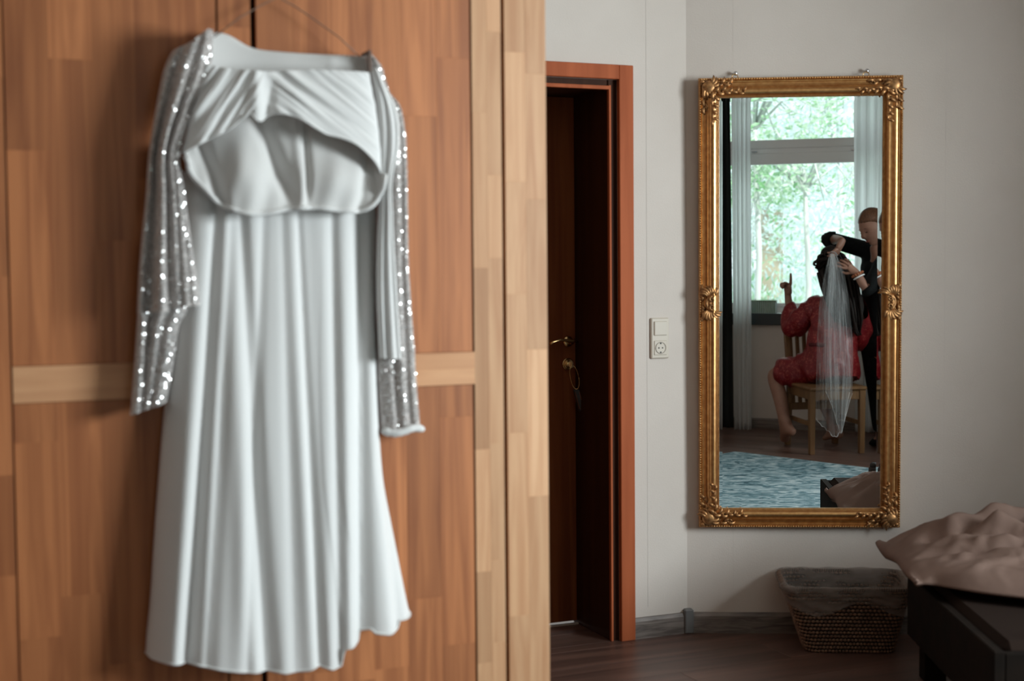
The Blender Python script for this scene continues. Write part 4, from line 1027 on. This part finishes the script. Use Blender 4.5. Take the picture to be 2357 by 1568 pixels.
def add_hand(nodes, edges, wrist_key, wrist, aim, palmn, curl, pre, splay=.16, sc=1.0, curls=None):
    """palm and five fingers rooted in the wrist node. aim: finger direction, palmn: direction the palm faces"""
    aim = aim.normalized(); side = aim.cross(palmn).normalized(); pn = side.cross(aim).normalized()
    pk = pre + 'palm'; nodes[pk] = (wrist + aim * .045 * sc, (.026 * sc, .017 * sc)); edges.append((wrist_key, pk))
    Ls = [.072, .080, .074, .060]
    for i in range(4):
        o = (i - 1.5) * .0185 * sc; kn_ = pre + 'k%d' % i; base = wrist + aim * .085 * sc + side * o
        nodes[kn_] = (base, .0105 * sc); edges.append((pk, kn_)); d = (aim + side * (i - 1.5) * splay).normalized(); p = base; prev = kn_
        cu = curls[i] if curls else curl
        ang_ = 0
        for j, fr_ in enumerate((.45, .31, .24)):
            ang_ += cu * (1, 1.1, .8)[j]; dd = (d * math.cos(ang_) + pn * math.sin(ang_)); p = p + dd * Ls[i] * fr_ * sc
            k_ = pre + 'f%d%d' % (i, j); nodes[k_] = (p, (.0088 - .0012 * j) * sc); edges.append((prev, k_)); prev = k_
    tb = wrist + aim * .030 * sc - side * .024 * sc + pn * .006 * sc; nodes[pre + 't0'] = (tb, .0125 * sc); edges.append((pk, pre + 't0'))
    t1_ = tb + (aim * .7 - side * .6 + pn * .35).normalized() * .034 * sc; nodes[pre + 't1'] = (t1_, .0100 * sc)
    t2_ = t1_ + (aim * .9 - side * .1 + pn * .4).normalized() * .030 * sc; nodes[pre + 't2'] = (t2_, .0085 * sc)
    edges += [(pre + 't0', pre + 't1'), (pre + 't1', pre + 't2')]
UP = V((0, 0, 1))
# ---- seated woman
D0 = 9.62
wo = thing('person', 'seated woman in a red floral robe and veil, back turned, one finger raised', 'person', VP(1915, 1040, D0))
J = dict(pel=VP(1925, 842, 9.60), wai=VP(1915, 790, 9.62), che=VP(1920, 722, 9.62), nec=VP(1922, 680, 9.64), skull=VP(1912, 650, 9.66),
         shl=VP(1880, 700, 9.66), ell=VP(1824, 757, 9.80), wrl=VP(1814, 686, 9.86),
         shr=VP(1966, 700, 9.58), elr=VP(1984, 772, 9.62), wrr=VP(1950, 815, 9.95),
         hl=VP(1905, 850, 9.68), kl=VP(1776, 858, 9.84), al=VP(1808, 985, 9.74), hel=VP(1830, 998, 9.68), tol=VP(1806, 1018, 9.88),
         hr=VP(1945, 852, 9.66), kr=VP(1872, 862, 10.10), ar=VP(1925, 995, 9.92), her=VP(1935, 1004, 9.86), tor=VP(1893, 1003, 9.98))
for k in ('tol', 'tor'): J[k].z = .022
nodes = {k: (J[k], r) for k, r in dict(pel=(.14, .12), wai=(.115, .09), che=(.13, .10), nec=.048, skull=.05, shl=.055, ell=.042, wrl=.026, shr=.055, elr=.042, wrr=.026, hl=.10, kl=.052, al=.036, hel=.030, tol=(.036, .016), hr=.10, kr=.060, ar=.036, her=.030, tor=(.036, .016)).items()}
nodes['calf'] = (J['kl'].lerp(J['al'], .35) + (VP(1900, 900, 9.8) - VP(1890, 900, 9.8)) * .6, .056); nodes['calfr'] = (J['kr'].lerp(J['ar'], .35), .056)
edges = chain('pel', 'wai', 'che', 'nec', 'skull') + chain('che', 'shl', 'ell', 'wrl') + chain('che', 'shr', 'elr', 'wrr') + chain('pel', 'hl', 'kl', 'calf', 'al', 'tol') + [('al', 'hel')] + chain('pel', 'hr', 'kr', 'calfr', 'ar', 'tor') + [('ar', 'her')]
rgt = (VP(1930, 700, 9.6) - VP(1900, 700, 9.6)).normalized(); awy = (VP(1900, 700, 9.9) - VP(1900, 700, 9.6)).normalized()
add_hand(nodes, edges, 'wrl', J['wrl'], UP * 1 - rgt * .05, -rgt * .7 - awy * .5, 0, 'L', sc=1.12, curls=[.08, 1.2, 1.3, 1.35])
add_hand(nodes, edges, 'wrr', J['wrr'], awy - UP * .3 - rgt * .5, -UP, .4, 'R', sc=.9)
hc_ = VP(1911, 626, 9.66); hf = (-rgt * .75 + awy * .85 - UP * .12)
hm, r_, f_, u_ = head_mesh(hc_, hf, UP, .98)
body = obj('body', joinm([skin_mesh(nodes, edges), hm]), M['skin'], wo, smooth=True)
face_bits(wo, hc_, r_, f_, u_, .98, M['brownhair'])
# hair: cap, swept crown, tail over the right shoulder
def hair_cap(c, r, f, u, s, mat, parent, front=.25, name='hair', low=-.5):
    bm = bmesh.new(); R = []; NS = 40
    for j in range(22):
        th = math.pi * .80 * j / 21; row = []
        for i in range(NS):
            ph = 2 * math.pi * i / NS; x, y, z = math.sin(th) * math.cos(ph), math.sin(th) * math.sin(ph), math.cos(th)
            lim = y > 0
            X, Y, Z = x * .086, y * .106, z * .128
            if y > .22 and z < .50: Y *= max(.02, 1 - (.50 - z) * 2.4)
            rip = 1 + .012 * math.sin(ph * 17 + z * 6)
            p = V((X, Y - .012, Z)) * rip
            row.append(bm.verts.new(c + (r * p.x + f * p.y + u * p.z) * s))
        R.append(row)
    for a, b in zip(R, R[1:]):
        for i in range(NS): bm.faces.new((a[i], b[i], b[(i+1) % NS], a[(i+1) % NS]))
    bmesh.ops.remove_doubles(bm, verts=bm.verts, dist=1e-5)
    return obj(name, from_bm(bm), mat, parent, smooth=True)
hp = hair_cap(hc_, r_, f_, u_, 1.0, M['brownhair'], wo)
bm = bmesh.new()
def strand(pts, rad):
    sm = []
    for i in range(len(pts) - 1):
        for k in range(5): t = k / 5; sm.append(pts[i].lerp(pts[i+1], t))
    sm.append(pts[-1]); rr_ = [interp([(i / (len(rad) - 1), x) for i, x in enumerate(rad)], k / (len(sm) - 1)) for k in range(len(sm))]
    for _ in range(3): sm = [sm[0]] + [(sm[i-1] + sm[i] * 2 + sm[i+1]) / 4 for i in range(1, len(sm) - 1)] + [sm[-1]]
    bm_tube(bm, sm, rr_, 10)
strand([VP(1893, 600, 9.62), VP(1900, 580, 9.60), VP(1915, 576, 9.56), VP(1930, 590, 9.54)], [.02, .034, .038, .028])
strand([VP(1885, 612, 9.62), VP(1903, 592, 9.58), VP(1926, 586, 9.54), VP(1938, 600, 9.54)], [.015, .026, .03, .03])
rh = random.Random(12)
def lock(pts, rad, n):
    for _ in range(n):
        o = [V((rh.gauss(0, 1), rh.gauss(0, 1), rh.gauss(0, .4))) * .45 for _ in pts]; o0 = o[0]
        strand([p + (o0 * .75 + q * .25) * r for p, q, r in zip(pts, o, rad)], [.010, .012, .011, .009, .003])
lock([VP(1935, 600, 9.54), VP(1950, 640, 9.50), VP(1962, 690, 9.46), VP(1968, 735, 9.46), VP(1972, 768, 9.48)], [.05, .07, .06, .05, .03], 40)
lock([VP(1925, 620, 9.52), VP(1936, 660, 9.48), VP(1946, 700, 9.46), VP(1950, 750, 9.48)], [.07, .075, .07, .05], 40)
lock([VP(1903, 622, 9.56), VP(1910, 665, 9.50), VP(1925, 700, 9.46), VP(1935, 740, 9.48)], [.06, .06, .05, .04], 34)
lock([VP(1952, 650, 9.5), VP(1972, 690, 9.48), VP(1976, 716, 9.46), VP(1966, 745, 9.46), VP(1976, 772, 9.46)], [.03, .035, .035, .03, .02], 20)
lock([VP(1890, 604, 9.60), VP(1905, 586, 9.56), VP(1922, 584, 9.53), VP(1937, 600, 9.52)], [.04, .06, .06, .05], 30)
lock([VP(1884, 618, 9.62), VP(1896, 600, 9.56), VP(1915, 596, 9.52), VP(1932, 606, 9.52)], [.03, .05, .05, .04], 24)
obj('hair_lengths', from_bm(bm), M['brownhair'], wo, smooth=True)
for (a, b) in (((1880, 606), 9.55), ((1890, 592), 9.53), ((1904, 584), 9.50), ((1918, 580), 9.48)):
    bm = bmesh.new(); p = VP(a[0], a[1], b); pts = ringpts(p, (rgt + UP * .4).normalized(), (UP - rgt * .4).normalized(), .020, .013, 14)[:11]; bm_tube(bm, pts, [.004, .007, .009, .010, .010, .010, .009, .009, .008, .006, .003], 8); obj('hair_curl', from_bm(bm), M['brownhair'], wo, smooth=True)
# robe
rn = dict(rp=(J['pel'] - UP * .0 , (.185, .165)), rp2=(VP(1925, 866, 9.6), (.185, .16)), rw=(J['wai'], (.135, .112)), rc=(J['che'], (.165, .125)), rs=(VP(1922, 695, 9.64), (.085, .08)),
          sl=(J['shl'], .082), sl2=(J['shl'].lerp(J['ell'], .5), .098), se=(J['ell'] - UP * .012, .108), sf=(J['ell'].lerp(J['wrl'], .45) + rgt * .01, .080), sc_=(J['ell'].lerp(J['wrl'], .92), .045),
          sr=(J['shr'], .078), sr2=(J['shr'].lerp(J['elr'], .5), .088), sre=(J['elr'], .085), srw=(J['wrr'].lerp(J['elr'], .4), .07),
          t1=(J['hl'].lerp(J['kl'], .35), .118), t2=(J['hl'].lerp(J['kl'], .72), .112), t3=(J['hl'].lerp(J['kl'], .97) - UP * .01, .086),
          u1=(J['hr'].lerp(J['kr'], .45), .115), u2=(J['hr'].lerp(J['kr'], .9), .095))
re_ = chain('rp', 'rw', 'rc', 'rs') + [('rp', 'rp2')] + chain('rc', 'sl', 'sl2', 'se', 'sf', 'sc_') + chain('rc', 'sr', 'sr2', 'sre', 'srw') + chain('rp', 't1', 't2', 't3') + chain('rp', 'u1', 'u2')
rob = obj('robe', skin_mesh(rn, re_, 3), M['satinred'], wo, smooth=True)
for v_ in rob.data.vertices:     # cloth folds
    c = v_.co; n1 = noise.noise(V((c.x * 9, c.y * 9, c.z * 5))); v_.co = c + v_.normal * (.010 * n1 + .007 * math.sin(c.x * 55 + c.z * 28 + 5 * n1))
rob.data.update()
tube('belt', ringpts(J['wai'] - UP * .01, rgt, awy, .148, .125, 26), .014, base_mat('belt_red', (.10, .004, .008), .5), wo, 8)
# ---- veil
def veil(name, Lt, Rt, Dd, botf, seed, topx):
    R = []
    for j in range(61):
        v = j / 60; r = []
        for i in range(61):
            u = i / 60; yb = botf(u); py = 584 + (yb - 584) * v
            xl, xr = sinterp(Lt, py), sinterp(Rt, py); px = xl + (xr - xl) * u
            k = min(1, v * 3)
            d = Dd + .05 * k * math.sin(u * 6 * math.pi + 1.4 * noise.noise(V((u * 3, v * 2, seed))) + seed) * (.5 + .5 * v) + .02 * math.sin(u * 31 + seed * 2) * k
            d += .10 * (1 - k) * 0 + (.04 * v)
            r.append(VP(px, py, d))
        R.append(r)
    o = obj(name, grid_mesh(R), M['veil'], None, smooth=True); tube('beaded_hem', R[-1], .0011, M['white'], o, 5); return o
vb = lambda u: interp([(0, 962), (.1, 975), (.25, 985), (.4, 996), (.5, 1006), (.62, 1004), (.72, 990), (.8, 975), (.88, 940), (1, 905)], u) + 1.5 * math.sin(u * 45)
vo = veil('bridal_veil', [(584, 1910), (620, 1900), (700, 1886), (800, 1880), (950, 1878), (1000, 1878)], [(584, 1924), (620, 1940), (680, 1952), (750, 1960), (800, 1964), (900, 1962), (1000, 1958)], 9.30, vb, 2.0, 0)
tag(vo, 'long sheer white veil falling down the back of the seated woman', 'veil')
v2 = veil('veil_layer', [(584, 1912), (640, 1912), (700, 1906), (800, 1908), (900, 1912), (1010, 1920)], [(584, 1920), (620, 1930), (700, 1944), (800, 1952), (870, 1958), (950, 1950), (1010, 1946)], 9.24, lambda u: interp([(0, 930), (.3, 975), (.6, 1000), (.8, 980), (1, 905)], u) + 1.5 * math.sin(u * 30), 5.0, 0)
v2.parent = vo
v3 = veil('veil_layer', [(584, 1912), (640, 1906), (700, 1898), (800, 1896), (900, 1900), (960, 1905)], [(584, 1917), (620, 1920), (700, 1918), (800, 1915), (870, 1914), (960, 1912)], 9.21, lambda u: 900 + 30 * u, 8.0, 0)
v3.parent = vo
bm = bmesh.new(); bm_tube(bm, [VP(1908, 586, 9.32), VP(1914, 580, 9.30), VP(1922, 581, 9.29), VP(1928, 588, 9.30)], .004, 8); cb3_ = obj('comb', from_bm(bm), M['steel'], vo); 

# ---- hairdresser
hd = thing('person', 'standing hairdresser in black bending over and pinning the veil', 'person', VP(2030, 1040, 9.6))
K = dict(pel=VP(2030, 790, 9.72), wai=VP(2026, 725, 9.68), che=VP(2026, 650, 9.60), nec=VP(2020, 592, 9.52), skull=VP(2015, 560, 9.52),
         sa=VP(2002, 578, 9.66), ea=VP(1914, 553, 9.76), wa=VP(1938, 553, 9.46), wa0=VP(1925, 551, 9.60),
         sb=VP(2040, 600, 9.40), eb=VP(1996, 672, 9.34), wb=VP(1972, 628, 9.36),
         ha=VP(2014, 815, 9.74), ka=VP(2022, 905, 9.80), aa=VP(2028, 1008, 9.84), ta=VP(2010, 1018, 9.75),
         hb=VP(2052, 810, 9.60), kb=VP(2052, 905, 9.62), ab=VP(2054, 1012, 9.62), tb=VP(2036, 1025, 9.5))
for k in ('ta', 'tb'): K[k].z = .025
nodes = {k: (K[k], r) for k, r in dict(pel=(.125, .10), wai=(.10, .085), che=(.125, .09), nec=.045, skull=.045, sa=.05, ea=.038, wa0=.032, wa=.025, sb=.05, eb=.038, wb=.025, ha=.08, ka=.055, aa=.036, ta=(.036, .02), hb=.08, kb=.055, ab=.036, tb=(.036, .02)).items()}
edges = chain('pel', 'wai', 'che', 'nec', 'skull') + chain('che', 'sa', 'ea', 'wa0', 'wa') + chain('che', 'sb', 'eb', 'wb') + chain('pel', 'ha', 'ka', 'aa', 'ta') + chain('pel', 'hb', 'kb', 'ab', 'tb')
add_hand(nodes, edges, 'wa', K['wa'], -UP * 1 - rgt * .45 - awy * .1, -rgt * .6 + awy * .4, .5, 'A', sc=.98, curls=[.55, .45, .4, .5])
add_hand(nodes, edges, 'wb', K['wb'], -rgt * 1 + UP * .75 + awy * .1, -UP * .3 + awy, .35, 'B', sc=.98, curls=[.3, .35, .45, .6])
hc2 = VP(2010, 524, 9.50); hf2 = (-rgt * .86 - awy * .42 - UP * .52); hu2 = (UP - rgt * .35)
hm2, r2, f2, u2 = head_mesh(hc2, hf2, hu2, 1.04)
obj('body', joinm([skin_mesh(nodes, edges), hm2]), M['skin'], hd, smooth=True)
face_bits(hd, hc2, r2, f2, u2, 1.04, M['fairhair'])
hair_cap(hc2, r2, f2, u2, 1.05, M['fairhair'], hd)
bm = bmesh.new(); bm_ball(bm, hc2 - f2 * .12 + u2 * .02, (.045, .04, .045), 16, 10, (r2, f2, u2)); obj('hair_bun', from_bm(bm), M['fairhair'], hd, smooth=True)
sn = dict(a0=(K['pel'] - UP * .12, (.172, .15)), a=(K['pel'] + UP * .04, (.158, .135)), b=(K['wai'], (.135, .118)), c=(K['che'], (.150, .118)), d=(VP(2021, 596, 9.54), .062),
          e=(K['sa'], .068), f=(K['sa'].lerp(K['ea'], .5), .060), g=(K['ea'], .058), h=(K['ea'].lerp(K['wa'], .35), .052), i=(K['sb'], .066), j=(K['sb'].lerp(K['eb'], .5), .062), k=(K['eb'], .056), l=(K['eb'].lerp(K['wb'], .22), .052))
obj('shirt', skin_mesh(sn, chain('a0', 'a', 'b', 'c', 'd') + chain('c', 'e', 'f', 'g', 'h') + chain('c', 'i', 'j', 'k', 'l'), 2), M['black'], hd, smooth=True)
bm = bmesh.new(); bm_tube(bm, [VP(1918, 552, 9.74), VP(1906, 549, 9.74), VP(1894, 547, 9.72)], [.058, .050, .020], 12); bm_tube(bm, [VP(1908, 545, 9.7), VP(1902, 556, 9.68), VP(1906, 566, 9.66)], [.04, .036, .02], 12); obj('sleeve_flare', from_bm(bm), M['black'], hd, smooth=True)
tn = dict(a2=(K['pel'].lerp(K['wai'], .75), (.138, .12)), a=(K['pel'], (.150, .128)), b=(K['ha'], .105), c=(K['ka'], .078), d=(K['aa'] + UP * .03, .060), e=(K['hb'], .092), f=(K['kb'], .070), g=(K['ab'] + UP * .03, .060))
obj('trousers', skin_mesh(tn, chain('a2', 'a', 'b', 'c', 'd') + chain('a', 'e', 'f', 'g'), 2), M['black'], hd, smooth=True)
for t_, a_ in (('ta', 'aa'), ('tb', 'ab')):
    p = K[a_].copy(); p.z = .035; q = K[t_].copy(); q.z = .028
    bm = bmesh.new(); bm_tube(bm, [p + (p - q).normalized() * .03, p, p.lerp(q, .6), q + (q - p).normalized() * .02], [.030, .040, .038, .022], 12, flat=.8); obj('shoe', from_bm(bm), M['black'], hd, smooth=True)
br_ = thing('bracelet', 'amber bead bracelet on the wrist of the hairdresser', 'bracelet', K['wb'])
wd_ = (K['eb'] - K['wb']).normalized(); s1 = wd_.orthogonal().normalized(); s2 = wd_.cross(s1)
for q_ in range(2):
    c = K['wb'] + wd_ * (.012 + .020 * q_)
    if q_ == 0:
        for i in range(14):
            bm = bmesh.new(); bm_ball(bm, c + (s1 * math.cos(i * .4488) + s2 * math.sin(i * .4488)) * .036, .0085, 8, 6); obj('bead', from_bm(bm), M['bead'], br_, smooth=True)
    else: tube('band', ringpts(c, s1, s2, .036, .036, 20), .005, M['white'], br_, 6)

# ------------------------------------------------------------------ garden
gr = prism('ground', [(-9, -1.9), (-9, -22), (16, -22), (16, .4)], -.30, -.12, M['gravel'], kind='structure')
gw = box('garden_wall', Fr(FW.p(0, -7.0, 0), WX, WN), -5, 9, -.2, 0, -.12, .95, M['gravel'], None, bev=.01); tag(gw, 'pale low garden wall beyond the window', 'wall')
pst = box('stone_pillar', Fr(FW.p(aw(1772, 580, -5.6)[0], -5.6, 0), WX, WN), -.13, .13, -.13, .13, -.12, 1.75, M['stone'], None, bev=.01); tag(pst, 'sandy stone pillar among the leaves outside the window', 'pillar')
bmx = bmesh.new()
def tree(label, c, trunk_h, rad, n, size, mat, seed, droop=0, shell=.3):
    r = random.Random(seed); t = thing('garden_tree', label, 'tree', c, 'trees outside the window')
    top = c + UP * trunk_h
    tube('trunk', [c - UP * .1, c + V((.05, .03, trunk_h * .5)), top], [.035, .028, .02], M['bark'], t, 8)
    bms = bmesh.new()
    for i in range(14):
        d = V((r.gauss(0, 1), r.gauss(0, 1), r.gauss(.3, .7))).normalized(); p = top + V((d.x * rad[0], d.y * rad[1], d.z * rad[2])) * .9
        mid = top.lerp(p, .5) + V((0, 0, .15)); bm_tube(bms, [top - UP * .2, mid, p - UP * droop * .3], [.016, .011, .004], 5)
        for _ in range(3):
            q = p + V((r.gauss(0, .3), r.gauss(0, .3), r.gauss(0, .3) - droop)); bm_tube(bms, [mid.lerp(p, .5), p, q], [.006, .004, .002], 4)
    obj('branches', from_bm(bms), M['bark'], t, smooth=True, kind='stuff')
    verts, faces = [], []
    for i in range(n):
        d = V((r.gauss(0, 1), r.gauss(0, 1), r.gauss(0, 1))).normalized(); rr_ = (shell + (1 - shell) * r.random() ** .5)
        p = top + V((d.x * rad[0] * rr_, d.y * rad[1] * rr_, d.z * rad[2] * rr_ - (droop * r.random() ** 2)))
        if noise.noise(p * 1.7) < -.12: continue
        s = size * r.uniform(.6, 1.3); a = V((r.gauss(0, 1), r.gauss(0, 1), r.gauss(0, .6) - .3)).normalized(); b = a.orthogonal().normalized(); b = (b * math.cos(i) + a.cross(b) * math.sin(i)); nn = a.cross(b)
        k = len(verts); verts += [p - a * s, p + b * s * .42 + nn * s * .1, p + a * s, p - b * s * .42 + nn * s * .1]; faces += [(k, k + 1, k + 2), (k, k + 2, k + 3)]
    obj('foliage', mesh(verts, faces), mat, t, kind='stuff')
def G(px, off): return FW.p(aw(px, 500, -off)[0], -off, -.12)
tree('green leafy tree in the upper left of the window', G(1735, 2.6), 2.75, (.85, .7, 1.0), 4200, .038, M['leaf'], 1)
tree('leafy bough with green leaves in the middle of the window', G(1850, 2.9), 2.2, (.75, .5, .75), 2300, .034, M['leaf'], 2, .5)
tree('overexposed pale tree on the right side of the window', G(1930, 4.6), 2.5, (1.2, .9, 1.3), 7000, .042, M['leaf2'], 3, .7)
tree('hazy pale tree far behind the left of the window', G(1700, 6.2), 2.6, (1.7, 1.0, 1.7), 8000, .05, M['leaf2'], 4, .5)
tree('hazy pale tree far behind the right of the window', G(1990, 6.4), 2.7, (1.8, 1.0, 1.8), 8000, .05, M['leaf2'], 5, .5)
for i, (px, off, s) in enumerate(((1745, 3.6, .5), (1830, 4.2, .6), (1925, 3.4, .55))):
    r = random.Random(60 + i); c = G(px, off); t = thing('shrub', ['low pale shrub outside beneath the left of the window', 'low pale shrub outside in the middle of the window', 'low pale shrub outside behind the seated woman'][i], 'shrub', c, 'shrubs outside the window')
    vs, fs = [], []
    for k in range(2200):
        p = c + V((r.gauss(0, s * .5), r.gauss(0, .25), .25 + abs(r.gauss(0, .38)))); a = V((r.gauss(0, .5), r.gauss(0, .5), 1)).normalized() * .04; b = a.orthogonal().normalized() * .014; q = len(vs)
        vs += [p - a, p + b, p + a, p - b]; fs += [(q, q + 1, q + 2), (q, q + 2, q + 3)]
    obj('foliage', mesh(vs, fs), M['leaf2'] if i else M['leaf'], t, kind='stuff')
    tube('stem', [c, c + V((0, 0, .5))], [.02, .01], M['bark'], t, 6)
